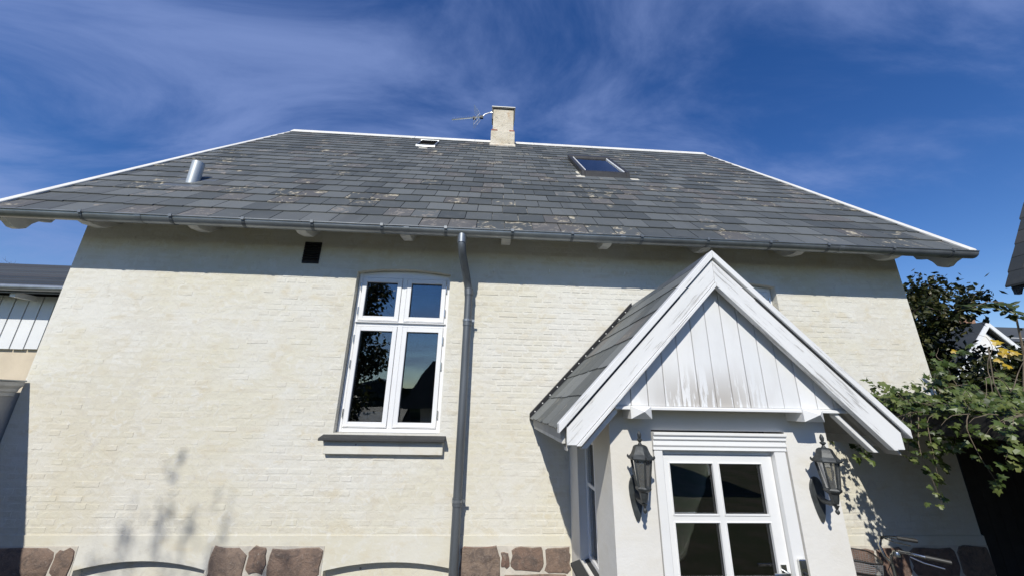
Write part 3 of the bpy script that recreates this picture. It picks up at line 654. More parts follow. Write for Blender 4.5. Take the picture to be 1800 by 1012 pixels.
# side window
sw = part_empty('side_window', porch); f = MB(); X = PX0 + .075
a, b, c, d = SWY
for q in ((a, a + .05, c, d), (b - .05, b, c, d), (a + .05, b - .05, c, c + .05), (a + .05, b - .05, d - .05, d)): f.box(X, X + .06, q[0], q[1], q[2], q[3])
f.build('frame', M['upvc'], sw, bevel=.003)
f = MB(); zm = -.72; f.box(X + .005, X + .04, a + .05, b - .05, zm - .016, zm + .016); f.box(X + .004, X + .042, (a + b) / 2 - .016, (a + b) / 2 + .016, c + .05, d - .05); f.build('glazing_bar', M['upvc'], sw, bevel=.003)
for q in ((a + .051, (a + b) / 2 - .017), ((a + b) / 2 + .017, b - .051)):
    for z0_, z1_ in ((c + .051, zm - .017), (zm + .017, d - .051)): MB().box(X + .018, X + .023, q[0], q[1], z0_, z1_).build('pane', M['glass'], sw)
f = MB(); f.prism([(PX0 + .08, -1.345), (PX0 - .085, -1.40), (PX0 - .085, -1.425), (PX0 + .08, -1.375)], a - .05, b + .05, 'y'); f.build('sill', M['sill'], sw, bevel=.003)
# roof slabs
def pz(dx): return PZA - TP * abs(dx)
pr = MB()
for s in (-1, 1):
    pr.prism([(PX, PZA - .085), (PX + s * (PHW - .01), pz(PHW - .01) - .085), (PX + s * (PHW - .01), pz(PHW - .01) - .014), (PX, PZA - .014)], PYV + .05, -.002, 'y')
proof = pr.build('porch_roof', M['soffit'], porch)
PSW = .335; PSM = [slate_mesh(PSW, 40 + i, L=.37).mesh('slate', M['slate2']) for i in range(5)]
rg = random.Random(9); PE = .302
for s in (-1, 1):
    up = Vector((-s * PC, 0, PS)); nrm = Vector((s * PS, 0, PC)); xl = up.cross(nrm)
    base = Matrix((tuple(xl), tuple(up), tuple(nrm))).transposed().to_4x4()
    for row in range(6):
        dist = row * PE; hx = PHW + .015 - dist * PC
        y = PYV + .045 - (PSW / 2 if row % 2 else 0)
        while y < -.06:
            u, v = max(y, PYV + .045), min(y + PSW, -.05)
            if v - u > .03:
                L = min(.37, hx / PC - .01)
                m_ = base.copy(); m_.translation = Vector((PX + s * hx, (u + v) / 2, pz(hx))) + nrm * .004
                m_ = m_ @ Euler((-math.atan(.0095 / PE), 0, rg.gauss(0, .003))).to_matrix().to_4x4() @ Matrix.Translation((0, rg.gauss(0, .003), .0095))
                if v - u > PSW - .004 and L > .36: me_ = PSM[rg.randrange(5)]
                else: me_ = slate_mesh(v - u, rg.randrange(99), L=L).mesh('slate', M['slate2'])
                raw_obj('slate', me_, proof, m_)
            y += PSW
    # flashing against the house wall with nail heads
    f = MB(); e = .012
    f.prism([(PX + s * .03, pz(.03) + e), (PX + s * (PHW + .03), pz(PHW + .03) + e), (PX + s * (PHW + .03), pz(PHW + .03) + .085), (PX + s * .03, pz(.03) + .085)], -.075, -.004, 'y')
    fl = f.build('wall_flashing', M['black'], porch, bevel=.006)
    for i in range(14):
        hx = .12 + i * .085; c = Vector((PX + s * hx, -.076, pz(hx) + .05)); MB().box(c.x - .006, c.x + .006, -.081, -.074, c.z - .006, c.z + .006).build('nail', M['greywhite'], fl)
    # eave fascia
    MB().box(*sorted((PX + s * (PHW - .045), PX + s * (PHW - .02))), PYV + .052, -.01, PZB - .105, PZB - .012).build('eave_fascia', M['greywhite'], porch, bevel=.004)
# ridge
MB().prism([(PX - .08, PZA - .065), (PX, PZA + .02), (PX + .08, PZA - .065), (PX + .08, PZA - .05), (PX, PZA + .04), (PX - .08, PZA - .05)], PYV + .04, -.02, 'y').build('ridge_cap', M['zinc_dark'], porch)
# bargeboards (front verge)
for s in (-1, 1):
    mt = M['barge_l'] if s < 0 else M['barge_r']
    def band(o_top, o_bot, hx1, y0, y1, name, cut=None, hx0=0.0, bev=.003):
        if cut is not None: hx1 = min(hx1, (PZA - o_top - cut) / TP)
        pts = [(PX + s * hx0, PZA - TP * hx0 - o_top), (PX + s * hx1, pz(hx1) - o_top)]
        if cut is None: pts += [(PX + s * hx1, pz(hx1) - o_bot)]
        else:
            hb = (PZA - o_bot - cut) / TP; pts += [(PX + s * hx1, cut)] if pz(hx1) - o_top > cut + .004 else []
            pts += [(PX + s * hb, cut)]
        pts += [(PX + s * hx0, PZA - TP * hx0 - o_bot)]
        MB().prism(pts, y0, y1, 'y').build(name, mt, porch, bevel=bev)
    band(-.04, .022, PHW + .012, PYV - .022, PYV + .06, 'verge_board', hx0=.001)
    band(.036, .222, PHW - .045, PYV, PYV + .03, 'bargeboard', cut=-.258, hx0=.001)
    band(.226, .258, 1.21, PYV - .012, PYV + .035, 'bargeboard_fillet', cut=-.262, hx0=.001, bev=.002)
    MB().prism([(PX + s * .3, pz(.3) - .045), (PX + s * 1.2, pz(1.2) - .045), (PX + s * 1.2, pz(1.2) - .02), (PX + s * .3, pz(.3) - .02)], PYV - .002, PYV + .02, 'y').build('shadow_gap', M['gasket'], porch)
    band(.300, .345, 1.19, PYB - .02, PYB + .03, 'wall_rafter', cut=-.287, hx0=.82)
    # soffit between bargeboard and wall
    MB().prism([(PX + s * .0, PZA - .20), (PX + s * 1.2, pz(1.2) - .20), (PX + s * 1.2, pz(1.2) - .18), (PX + s * .0, PZA - .18)], PYV + .036, PYB + .04, 'y').build('verge_soffit', M['soffit'], porch)
# gable boards: tongue and groove
bw = .1285; x = PX - 6.5 * bw - .003; k = 0
while x < PX + 7 * bw:
    a, b = x + .0028, x + bw - .0028; hw = max(abs(a - PX), abs(b - PX)); poly = []
    def zt(xx): return PZA - .19 - TP * abs(xx - PX)
    a2, b2 = max(a, PX - 1.05), min(b, PX + 1.05)
    if b2 - a2 > .01:
        pts = [(a2, .005), (b2, .005), (b2, max(.02, zt(b2)))]
        if a2 < PX < b2: pts.append((PX, zt(PX)))
        pts.append((a2, max(.02, zt(a2))))
        yo = random.uniform(0, .0025)
        MB().prism(pts, PYB - .012 - yo, PYB + .01, 'y').build('gable_board', M['boards'], porch, bevel=.0022)
    x += bw
MB().prism([(PYB - .04, -.022), (PYB - .04, -.004), (PYB - .014, .004), (PYB + .012, .004), (PYB + .012, -.022)], PX - .84, PX + .93, 'x').build('gable_sill', M['white'], porch, bevel=.002)
MB().box(PX - .84, PX + .93, PYB + .014, PYF + .004, -.02, -.004).build('gable_soffit', M['soffit'], porch)
for xc in (1.085, 2.365):
    w, hgt = .075, .042; zc = -.042; yb_ = PYF + .02; yf_ = PYB - .05
    q = MB(); q.add([(xc - w, yf_, zc - hgt), (xc + w, yf_, zc - hgt), (xc + w, yf_, zc + hgt), (xc - w, yf_, zc + hgt), (xc, yf_ - .06, zc + .008), (xc - w, yb_, zc - hgt), (xc + w, yb_, zc - hgt), (xc + w, yb_, zc + hgt), (xc - w, yb_, zc + hgt)],
          [(0, 1, 4), (1, 2, 4), (2, 3, 4), (3, 0, 4), (0, 5, 6, 1), (1, 6, 7, 2), (2, 7, 8, 3), (3, 8, 5, 0)])
    q.build('diamond_block', M['white'], porch)
# door frame with moulded head
df = part_empty('door_frame', porch); Y0 = PYF
hd = MB(); hd.prism([(Y0 + .05, -.178), (Y0 - .035, -.178), (Y0 - .035, -.196), (Y0 - .02, -.205), (Y0 - .022, -.226), (Y0 - .008, -.236), (Y0 - .012, -.268), (Y0 - .002, -.28), (Y0 - .004, -.302), (Y0 + .05, -.302)], 1.222, 2.243, 'x')
hd.build('head_moulding', M['white'], df, bevel=.002)
for a, b, c in ((1.228, 1.292, 0), (2.15, 2.238, 1)):
    j = MB(); j.box(a, b, Y0 + .003, Y0 + .10, G + .1, -.304); j.build('jamb', M['white'], df, bevel=.004)
MB().box(1.292, 2.15, Y0 + .052, Y0 + .10, -.335, -.304).build('head', M['white'], df)
MB().box(1.2, 2.26, Y0 - .2, Y0 + .12, G, G + .1).build('threshold', M['mortar'], df, bevel=.008)
door = part_empty('door', porch); yl = Y0 + .045; x0, x1 = 1.297, 2.145; ztop = -.338
cols = ((1.345, 1.688), (1.722, 2.065)); rows = ((-.738, -.388), (-1.126, -.774), (-1.516, -1.162))
lf = MB(); yb_ = yl + .045
for a, b in ((x0, cols[0][0]), (cols[0][1], cols[1][0]), (cols[1][1], x1)): lf.box(a, b, yl, yb_, G + .11, ztop)
for a, b in cols:
    prev = ztop
    for r0, r1 in rows: lf.box(a, b, yl + .0, yb_, r1, prev); prev = r0
    lf.box(a, b, yl, yb_, G + .11, prev)
leaf = lf.build('leaf', M['white'], door)
for a, b in cols:
    for r0, r1 in rows:
        bd = MB(); e = .009
        for q in ((a, a + e, r0, r1), (b - e, b, r0, r1), (a + e, b - e, r0, r0 + e), (a + e, b - e, r1 - e, r1)): bd.box(q[0], q[1], yl - .007, yl + .02, q[2], q[3])
        bd.build('glazing_bead', M['white'], door, bevel=.003)
        MB().box(a + .002, b - .002, yl + .022, yl + .027, r0 + .002, r1 - .002).build('pane', M['glass'], door)
hn = MB(); hn.tube([(2.095, yl, -1.075), (2.095, yl - .055, -1.075), (2.085, yl - .062, -1.075), (1.98, yl - .062, -1.075)], .010, 10); hn.box(2.075, 2.115, yl - .008, yl - .001, -1.2, -1.035); hn.build('handle', M['steel'], door, smooth=True)
kb = MB(); kb.box(2.17, 2.222, Y0 - .024, Y0 + .002, -1.10, -.985); key = kb.build('key_safe', M['steel'], df, bevel=.005)
MB().box(2.178, 2.214, Y0 - .027, Y0 - .024, -1.035, -.995).build('key_safe_cover', M['iron'], df); MB().lathe([(.010, -1.075), (.010, -1.06)], (2.196, Y0 - .03), 8).build('key_safe_dial', M['iron'], df)
# cable beside the lantern
MB().tube([(PX1 - .03, PYF - .004, -.30), (PX1 + .004, PYF - .01, -.285), (PX1 + .06, PYF + .05, -.28)], .003, 6).build('cable', M['greywhite'], porch)
# things seen dimly through the door panes
bxm = MB(); bxm.box(1.55, 1.8, -1.0, -.7, G + .1, -1.25); bxm.build('cabinet', M['curtain'], porch)

# ================================================================== LANTERNS
def lantern(x, z0, label):
    L = empty('wall_lantern', (x, PYF, z0 - .71), label, 'lantern', 'pair of lanterns beside the porch door'); cy = PYF - .148; c = (x, cy); n = 6; ro = R(30)
    z = lambda d: z0 + d
    MB().lathe([(.012, z(-.10)), (.02, z(-.095)), (.012, z(-.085)), (.007, z(-.075)), (.019, z(-.062)), (.019, z(-.056)), (.008, z(-.05)), (.012, z(-.04)), (.014, z(-.025)), (.008, z(-.008)), (.002, z(0))], c, 10).build('finial', M['iron'], L, smooth=True)
    MB().lathe([(.086, z(-.185)), (.090, z(-.176)), (.083, z(-.168)), (.066, z(-.15)), (.055, z(-.125)), (.048, z(-.105)), (.042, z(-.098)), (.03, z(-.092))], c, n, ro).build('cap', M['iron'], L)
    for k in range(n):
        a = ro + 2 * math.pi * k / n; p0 = Vector((x + .067 * math.cos(a), cy + .067 * math.sin(a), z(-.185))); p1 = Vector((x + .044 * math.cos(a), cy + .044 * math.sin(a), z(-.352)))
        MB().tube([p0, p1], .0065, 6).build('corner_bar', M['iron'], L)
        pk = Vector((x + .088 * math.cos(a), cy + .088 * math.sin(a), z(-.176))); MB().lathe([(.006, pk.z), (.007, pk.z + .012), (.002, pk.z + .02)], (pk.x, pk.y), 6).build('cap_knob', M['iron'], L)
        b = a + 2 * math.pi / n; q0 = Vector((x + .064 * math.cos(b), cy + .064 * math.sin(b), z(-.186))); q1 = Vector((x + .042 * math.cos(b), cy + .042 * math.sin(b), z(-.352)))
        p0b = Vector((x + .064 * math.cos(a), cy + .064 * math.sin(a), z(-.186))); p1b = Vector((x + .042 * math.cos(a), cy + .042 * math.sin(a), z(-.352)))
        MB().add([p0b, q0, q1, p1b], [(0, 1, 2, 3)]).build('glass_pane', M['lglass'], L)
    MB().lathe([(.018, z(-.45)), (.026, z(-.42)), (.03, z(-.39)), (.050, z(-.373)), (.054, z(-.362)), (.047, z(-.352)), (.01, z(-.35))], c, n, ro).build('base', M['iron'], L)
    MB().lathe([(.003, z(-.515)), (.012, z(-.505)), (.014, z(-.495)), (.007, z(-.483)), (.012, z(-.47)), (.02, z(-.458))], c, 10).build('drop_finial', M['iron'], L, smooth=True)
    b = MB(); b.lathe([(.012, z(-.35)), (.014, z(-.32)), (.013, z(-.30)), (.026, z(-.27)), (.030, z(-.248)), (.024, z(-.225)), (.006, z(-.215))], c, 12); b.build('bulb', M['bulb'], L, smooth=True)
    MB().lathe([(.014, z(-.36)), (.014, z(-.315))], c, 8).build('bulb_socket', M['iron'], L)
    MB().tube([(x, PYF - .01, z(-.42)), (x, PYF - .05, z(-.45)), (x, PYF - .10, z(-.455)), (x, cy, z(-.44))], [.018, .02, .018, .016], 8).build('arm', M['iron'], L, smooth=True)
    pl = [(x + .052 * math.sin(t) * (1 - .35 * (math.cos(t) < 0) * abs(math.cos(t))), z(-.40) + (.10 if math.cos(t) > 0 else .20) * math.cos(t)) for t in [2 * math.pi * i / 18 for i in range(18)]]
    MB().prism(pl, PYF - .018, PYF - .001, 'y').build('back_plate', M['iron'], L, bevel=.004)
    return L
lantern(1.066, -.163, 'black cast lantern on the plaster left of the porch door')
lantern(2.412, -.166, 'black cast lantern on the plaster right of the porch door')

# ================================================================== AERIAL
ae = empty('tv_aerial', (-.16, 4.2, 7.55), 'silver rooftop television aerial clamped to the side of the chimney', 'aerial')
ay = 4.2
MB().tube([(-.165, ay, 7.62), (-.165, ay, 7.84), (-.19, ay, 7.88), (-.26, ay, 7.875), (-.40, ay, 7.80), (-.47, ay, 7.70)], .014, 8).build('mast', M['steel'], ae, smooth=True)
MB().box(-.19, -.155, ay - .03, ay + .03, 7.63, 7.66).build('wall_clamp', M['black'], ae)
bd = Vector((-.85, -.15, -.30)); b0 = Vector((-.44, ay, 7.72))
MB().tube([b0, b0 + bd], .017, 8).build('boom', M['steel'], ae)
MB().box(-.53, -.44, ay - .03, ay + .03, 7.66, 7.74).build('clamp', M['black'], ae); MB().box(-.72, -.64, ay - .06, ay + .01, 7.60, 7.66).build('dipole_box', M['black'], ae)
for i in range(13):
    c = b0 + bd * (.30 + i * .055); MB().tube([c - Vector((0, .09, .015)), c + Vector((0, .09, .015))], .004, 5).build('director', M['steel'], ae)
for sg in (-1, 1):
    r_ = part = MB(); o_ = b0 + bd * .1
    for j in range(4): r_.tube([o_ + Vector((-.05 + j * .03 * sg * 0 - .04 * j, -.15, sg * .075 * (j + 1) * .9)), o_ + Vector((-.05 - .04 * j, .15, sg * .075 * (j + 1) * .9))], .004, 5)
    for yy in (-.15, .0, .15): r_.tube([o_ + Vector((0, yy, 0)), o_ + Vector((-.17, yy, sg * .27))], .0045, 5)
    r_.build('reflector_grid', M['steel'], ae)

# ================================================================== CARPORT AND IVY (right)
cp = empty('carport', (6.0, -1.6, G), 'dark stained flat roofed carport covered with ivy beside the house', 'carport')
MB().box(4.06, 8.2, -4.2, -.03, -.10, -.03).build('roof_deck', M['dark_wood'], cp)  # front end out of view, lengthened to cut sky light underneath
MB().box(4.0, 4.055, -4.22, -.03, -.20, -.02).build('edge_beam', M['dark_wood'], cp, bevel=.006)
MB().box(4.06, 8.2, -4.22, -4.16, -.24, -.02).build('front_beam', M['dark_wood'], cp, bevel=.006)
for y in (-.6, -1.2, -1.8, -2.4): MB().box(4.06, 8.2, y - .03, y + .03, -.20, -.102).build('joist', M['dark_wood'], cp)
for x, y in ((4.12, -4.12), (6.1, -4.12), (8.1, -4.12), (8.1, -.3)): MB().box(x - .05, x + .05, y - .05, y + .05, G, -.2).build('post', M['dark_wood'], cp, bevel=.005)
for i in range(20): MB().box(8.12, 8.145, -4.0 + i * .2, -3.805 + i * .2, G, -.1).build('side_board', M['dark_wood'], cp)
for i in range(19): MB().box(5.5 + i * .15, 5.645 + i * .15, .02, .045, G, 0.1).build('back_board', M['dark_wood'], cp)
cf = MB().box(3.9, 8.3, -4.4, .0, G - .05, G + .016).build('carport_floor', mat_simple('dark_gravel', (.05, .048, .045), .95, 0, .3, 20.0, .8, .01)); cf['kind'] = 'structure'
def ivy_leaf():
    r = [(0, 0), (.30, -.10), (.52, .12), (.30, .34), (.40, .62), (.17, .60), (0, 1.0), (-.17, .60), (-.40, .62), (-.30, .34), (-.52, .12), (-.30, -.10)]
    vs = [(x, y, -abs(x) * .28 - (y - .4) ** 2 * .22) for x, y in r] + [(0, .3, .03)]
    return vs, [(i, (i + 1) % 12, 12) for i in range(12)]
LV, LF = ivy_leaf()
def leaf_matrix(c, nrm, size, rg):
    z = nrm.normalized(); t = Vector((rg.gauss(0, 1), rg.gauss(0, 1), rg.gauss(-.8, .8))); y = t - z * t.dot(z)
    if y.length < .01: y = z.orthogonal()
    y.normalize(); x = y.cross(z)
    m = Matrix((x * size, y * size, z * size)).transposed().to_4x4(); m.translation = c; return m
def leaves(parent, cs, mat, n_parts, name_mass, near=Vector((0, -4.35, 0)), vs=LV, fs=LF):
    me = MB().add(vs, fs).mesh('leaf', mat); rg = random.Random(3)
    cs = sorted(cs, key=lambda t: (t[0] - near).length)
    for c, n, s in cs[:n_parts]: raw_obj('leaf', me, parent, leaf_matrix(c, n, s, rg))
    if len(cs) > n_parts:
        mb = MB()
        for c, n, s in cs[n_parts:]:
            m = leaf_matrix(c, n, s, rg); mb.add([m @ Vector(v) for v in vs], fs)
        o = mb.build(name_mass, mat, parent); o['kind'] = 'stuff'
rg = random.Random(21)
ivy = empty('ivy', (4.1, -1.3, -.02), 'green ivy sprawling over the edge of the dark carport roof', 'ivy')
stems = MB(); cs = []; yel = []
def strand(p, d, n, step, droop, wob, lsize, dens, r=.0036, tgt=cs):
    pts = [Vector(p)]; d = Vector(d).normalized()
    for i in range(n):
        d = (d + Vector((rg.gauss(0, wob), rg.gauss(0, wob), rg.gauss(0, wob) - droop))).normalized(); pts.append(pts[-1] + d * step)
        for k in range(dens):
            off = Vector((rg.gauss(0, .03), rg.gauss(0, .03), rg.gauss(0, .025))); nn = Vector((rg.gauss(-.35, .5), rg.gauss(-.7, .5), rg.gauss(.65, .5)))
            tgt.append((pts[-1] + off, nn, lsize * rg.uniform(.6, 1.25)))
    stems.tube(pts, [r * (1 - .75 * i / n) for i in range(n + 1)], 5)
    return pts
for i in range(120):     # runners along the roof edge
    y = rg.uniform(-2.6, -.15); strand((rg.uniform(4.02, 4.4), y, .0), (rg.uniform(-.4, .3), rg.choice((-1, 1)) * .8, .25), rg.randint(5, 10), .07, .08, .26, .066, 3)
for i in range(11):     # short strands hanging over the beam
    y = rg.uniform(-2.3, -.25); strand((3.99, y, -.01), (-.4, 0, .1), rg.randint(3, 6), .06, .35, .2, .066, 2)
for q in ((3.95, -1.0, -.03, 12), (3.95, -1.06, -.06, 8), (3.95, -.9, -.05, 6)): strand(q[:3], (-.25, 0, -.5), q[3], .062, .35, .09, .062, 2)
strand((3.95, -.55, .02), (-.55, -.15, .9), 6, .06, -.03, .12, .05, 2)      # shoot standing up against the wall
strand((3.99, -.50, .0), (-.25, 0, -.2), 7, .07, .3, .1, .06, 2); strand((3.99, -1.35, .0), (-.2, 0, -.2), 8, .07, .3, .12, .06, 2)
for i in range(150):    # heap growing on the carport roof further right
    x = rg.uniform(4.2, 7.4); y = rg.uniform(-1.9, .1); hgt = .10 + .16 * (x - 4.2)
    strand((x, y, -.02), (rg.gauss(0, .5), rg.gauss(0, .5), 1), max(3, int(hgt / .06 * rg.uniform(.6, 1.15))), .075, .05, .3, .085, 3)
for i in range(14): 
    p = strand((rg.uniform(5.0, 6.3), rg.uniform(-1.3, -.2), .2), (rg.gauss(-.5, .5), rg.gauss(-.3, .3), .7), 12, .07, .06, .22, .07, 0, r=.0045)
stems.build('stem', M['twig'], ivy)
cs = [t for t in cs if t[0].x > 3.97 or t[0].z < -.08 or rg.random() < .16]
leaves(ivy, cs, M['ivy'], 280, 'leaf_mass')
yl_ = empty('autumn_vine', (5.6, -.9, .2), 'cluster of yellow autumn leaves above the green ivy', 'vine')
yc = [(Vector((5.25 + rg.gauss(0, .09), -.75 + rg.gauss(0, .1), .62 + rg.gauss(0, .06))), Vector((-.4, -.8, .5)), rg.uniform(.06, .10)) for i in range(7)]
leaves(yl_, yc, M['yellow'], 30, 'x'); MB().tube([(5.3, -.7, -.02), (5.22, -.72, .3), (5.26, -.75, .66)], .006, 5).build('stem', M['twig'], yl_)
# overhanging twig with drooping leaves
tw = empty('robinia_branch', (5.9, -.9, .95), 'arching green leafy shoot above the ivy at the right edge', 'branch')
st_ = MB(); tp = [Vector((5.6, -.6, -.03)), Vector((5.72, -.7, .6)), Vector((5.65, -.8, 1.02)), Vector((5.48, -.85, 1.14)), Vector((5.25, -.88, 1.13)), Vector((5.02, -.9, 1.05))]; st_.tube(tp, [.012, .01, .008, .006, .004, .002], 6); st_.build('stem', M['twig'], tw)
tl = []
for i in range(2, 5):
    for k in range(7):
        p = tp[i].lerp(tp[i + 1], k / 7) if i < 5 else tp[5]
        for s in (-1, 1): tl.append((p + Vector((rg.gauss(0, .01), s * .03, -.02)), Vector((rg.gauss(-.2, .4), rg.gauss(-.5, .3), .8)), rg.uniform(.09, .125)))
OV = [(0, 0, 0), (.22, .3, -.05), (.2, .7, -.08), (0, 1, -.12), (-.2, .7, -.08), (-.22, .3, -.05), (0, .5, .03)]; OF = [(i, (i + 1) % 6, 6) for i in range(6)]
leaves(tw, tl, M['tree2'], 60, 'x', vs=OV, fs=OF)

# ================================================================== TREES
DV = [(0, 0, 0), (.32, .45, -.06), (0, 1, -.05), (-.32, .45, -.06), (0, .5, .04)]; DF = [(0, 1, 4), (1, 2, 4), (2, 3, 4), (3, 0, 4)]
def tree(name, base, height, spread, label, cat, mat, seed, n_limb=9, leaf=.11, per=26, lean=(0, 0), trunk_r=.11, start_h=.25, bare=False, clus=.2, group=None):
    rg = random.Random(seed); t = empty(name, base, label, cat, group); B = Vector(base); top = B + Vector((lean[0], lean[1], height))
    n = 9; tp = [B.lerp(top, i / n) + Vector((rg.gauss(0, .05), rg.gauss(0, .05), 0)) * (i > 0) for i in range(n + 1)]
    tr = MB(); tr.tube(tp, [trunk_r * (1 - .85 * i / n) for i in range(n + 1)], 8); tr.build('trunk', M['bark'] if not bare else M['twig'], t, smooth=True)
    lim = MB(); pts = []
    def grow(p, d, L, r, lev):
        k = 5; q = [p]
        for i in range(k):
            d = (d + Vector((rg.gauss(0, .16), rg.gauss(0, .16), rg.gauss(.06, .12)))).normalized(); q.append(q[-1] + d * L / k)
        lim.tube(q, [r * (1 - .7 * i / k) for i in range(k + 1)], 5 if lev < 2 else 4)
        if lev < 2:
            for i in range(1, k + 1):
                for _ in range(2): grow(q[i], (d + Vector((rg.gauss(0, .7), rg.gauss(0, .7), rg.gauss(.15, .5)))).normalized(), L * rg.uniform(.32, .55), r * .5, lev + 1)
        if lev >= 1: pts.extend(q[2:])
    for i in range(n_limb):
        f = start_h + (1 - start_h) * (i + .5) / n_limb; p = B.lerp(top, f); a = i * 2.4 + rg.uniform(-.4, .4)
        L = spread * (1.05 - .75 * abs(f - .45) ) * rg.uniform(.7, 1.15)
        grow(p, Vector((math.cos(a), math.sin(a), rg.uniform(.2, .8))).normalized(), L, trunk_r * .4 * (1.1 - f * .6), 0)
    lim.build('limbs', M['bark'] if not bare else M['twig'], t)
    if not bare:
        mb = MB()
        for p in pts:
            for _ in range(max(1, int(per * rg.random() ** 1.5 * 2) // 8)):
                c = p + Vector((rg.gauss(0, clus), rg.gauss(0, clus), rg.gauss(0, clus * .8))); m = leaf_matrix(c, Vector((rg.gauss(0, .7), rg.gauss(0, .7), rg.gauss(.6, .5))), leaf * rg.uniform(.6, 1.3), rg)
                mb.add([m @ Vector(v) for v in DV], DF)
        mb.build('crown', mat, t)
    return t
tree('holly_tree', (9.2, 3.2, G), 4.5, 1.15, 'dark evergreen tree rising behind the right corner of the house', 'tree', M['tree'], 4, 14, .125, 26, trunk_r=.12, start_h=.18, clus=.13)
tree('shrub', (11.8, 3.6, G), 2.1, 1.0, 'loose green shrub in front of the white gabled house', 'shrub', M['tree2'], 8, 11, .13, 24, trunk_r=.07, start_h=.2, clus=.16)
tree('shrub', (8.3, 1.2, G), 2.6, 1.1, 'dense dark shrub behind the ivy beside the house corner', 'shrub', M['tree'], 14, 11, .11, 34, trunk_r=.07, start_h=.15, clus=.14)
tree('bare_tree', (-23.6, 15, G), 8.0, 1.7, 'leafless tree crown peeping over the dark roof on the left', 'tree', M['tree'], 6, 18, trunk_r=.08, bare=True, start_h=.35)
tree('lilac_tree', (-5.3, -8.2, G), 5.4, 1.8, 'leafy tree standing in the garden behind the viewer', 'tree', M['tree'], 12, 15, .16, 26, trunk_r=.13, start_h=.14, clus=.2)
lil = bpy.data.objects['lilac_tree']; rg = random.Random(31)
for x, zt in ((-6.45, 6.25), (-6.1, 6.5), (-5.72, 6.62), (-5.5, 6.3), (-5.15, 6.4), (-4.75, 6.0), (-4.5, 5.95)):      # upright shoots above the crown
    p0 = Vector((x * .6 - 5.3 * .4 - .1, -8.2, 2.6)); p1 = Vector((x, -8.2 + rg.uniform(-.25, .25), zt)); sh = MB(); pts = [p0.lerp(p1, i / 8) + Vector((rg.gauss(0, .03), rg.gauss(0, .03), 0)) for i in range(9)]
    sh.tube(pts, [.016 * (1 - .8 * i / 8) for i in range(9)], 5)
    so = sh.build('shoot', M['bark'], lil); lb = MB()
    for i in range(80):
        c = pts[-1].lerp(pts[4], rg.random() ** .8) + Vector((rg.gauss(0, .05), rg.gauss(0, .05), 0)); m = leaf_matrix(c, Vector((rg.gauss(0, .6), rg.gauss(-.6, .5), rg.gauss(.3, .5))), rg.uniform(.05, .085), rg); lb.add([m @ Vector(v) for v in DV], DF)
    lb.build('shoot_leaves', M['tree'], so)

# ================================================================== NEIGHBOURS
# low wall with moulded coping at the left
lw = empty('garden_wall', (-5.15, -1.6, G), 'grey rendered wall with moulded coping running off at the left', 'wall')
MB().box(-5.35, -4.965, -3.4, .35, G, .02).build('wall_body', mat_simple('grey_render', (.42, .41, .39), .9, 0, .15, 3.0, .4, .006), lw)
MB().prism([(-5.36, -.02), (-4.955, -.02), (-4.95, .02), (-4.935, .025), (-4.93, .055), (-4.90, .085), (-4.895, .125), (-5.41, .125), (-5.41, .085), (-5.36, .06)], -3.45, -.025, 'y').build('coping_moulding', M['greywhite'], lw, bevel=.003)
MB().prism([(-5.43, .127), (-4.885, .127), (-4.885, .142), (-5.43, .142)], -3.47, -.022, 'y').build('coping_sheet', M['zinc'], lw, bevel=.003)
# boarded house on the left
nb = empty('boarded_house', (-12, 5.5, G), 'neighbouring house with white vertical boards and dark slate roof on the left', 'house')
MB().box(-17.9, -6.4, 3.06, 8, G, 1.75).build('wall', mat_simple('beige_render', (.60, .51, .38), .9, 0, .12, 2.0, .4, .008), nb)
x = -17.9
while x < -6.5:
    MB().box(x + .012, x + .232, 3.0, 3.055, .80 + random.uniform(-.008, .008), 1.80).build('wall_board', M['white'], nb); x += .245
MB().box(-17.9, -6.4, 3.04, 3.058, .81, 1.8).build('board_backing', M['gasket'], nb)
rf = MB(); rf.prism([(2.62, 1.80), (5.6, 3.2), (8.6, 1.80), (8.6, 1.88), (5.6, 3.28), (2.62, 1.88)], -18.2, -6.0, 'x'); nroof = rf.build('roof', M['slate3'], nb)
for i in range(11):
    y = 2.56 + i * .28; z = 1.885 + (y - 2.62) * .47; MB().prism([(y, z), (y + .30, z + .14), (y + .30, z + .15), (y, z + .02)], -18.2, -6.0, 'x').build('slate_course', M['slate3'], nroof)
MB().tube([(-18.2, 2.54, 1.84), (-6.0, 2.54, 1.84)], .06, 10).build('gutter', M['zinc'], nb, smooth=True); MB().box(-18.2, -6.0, 2.60, 2.64, 1.76, 1.89).build('fascia', M['zinc_dark'], nb)
for x in (-15.6, -13.9, -12.2, -10.5, -8.75): MB().box(x - .05, x + .05, 2.66, 3.06, 1.70, 1.79).build('eave_bracket', M['white'], nb)
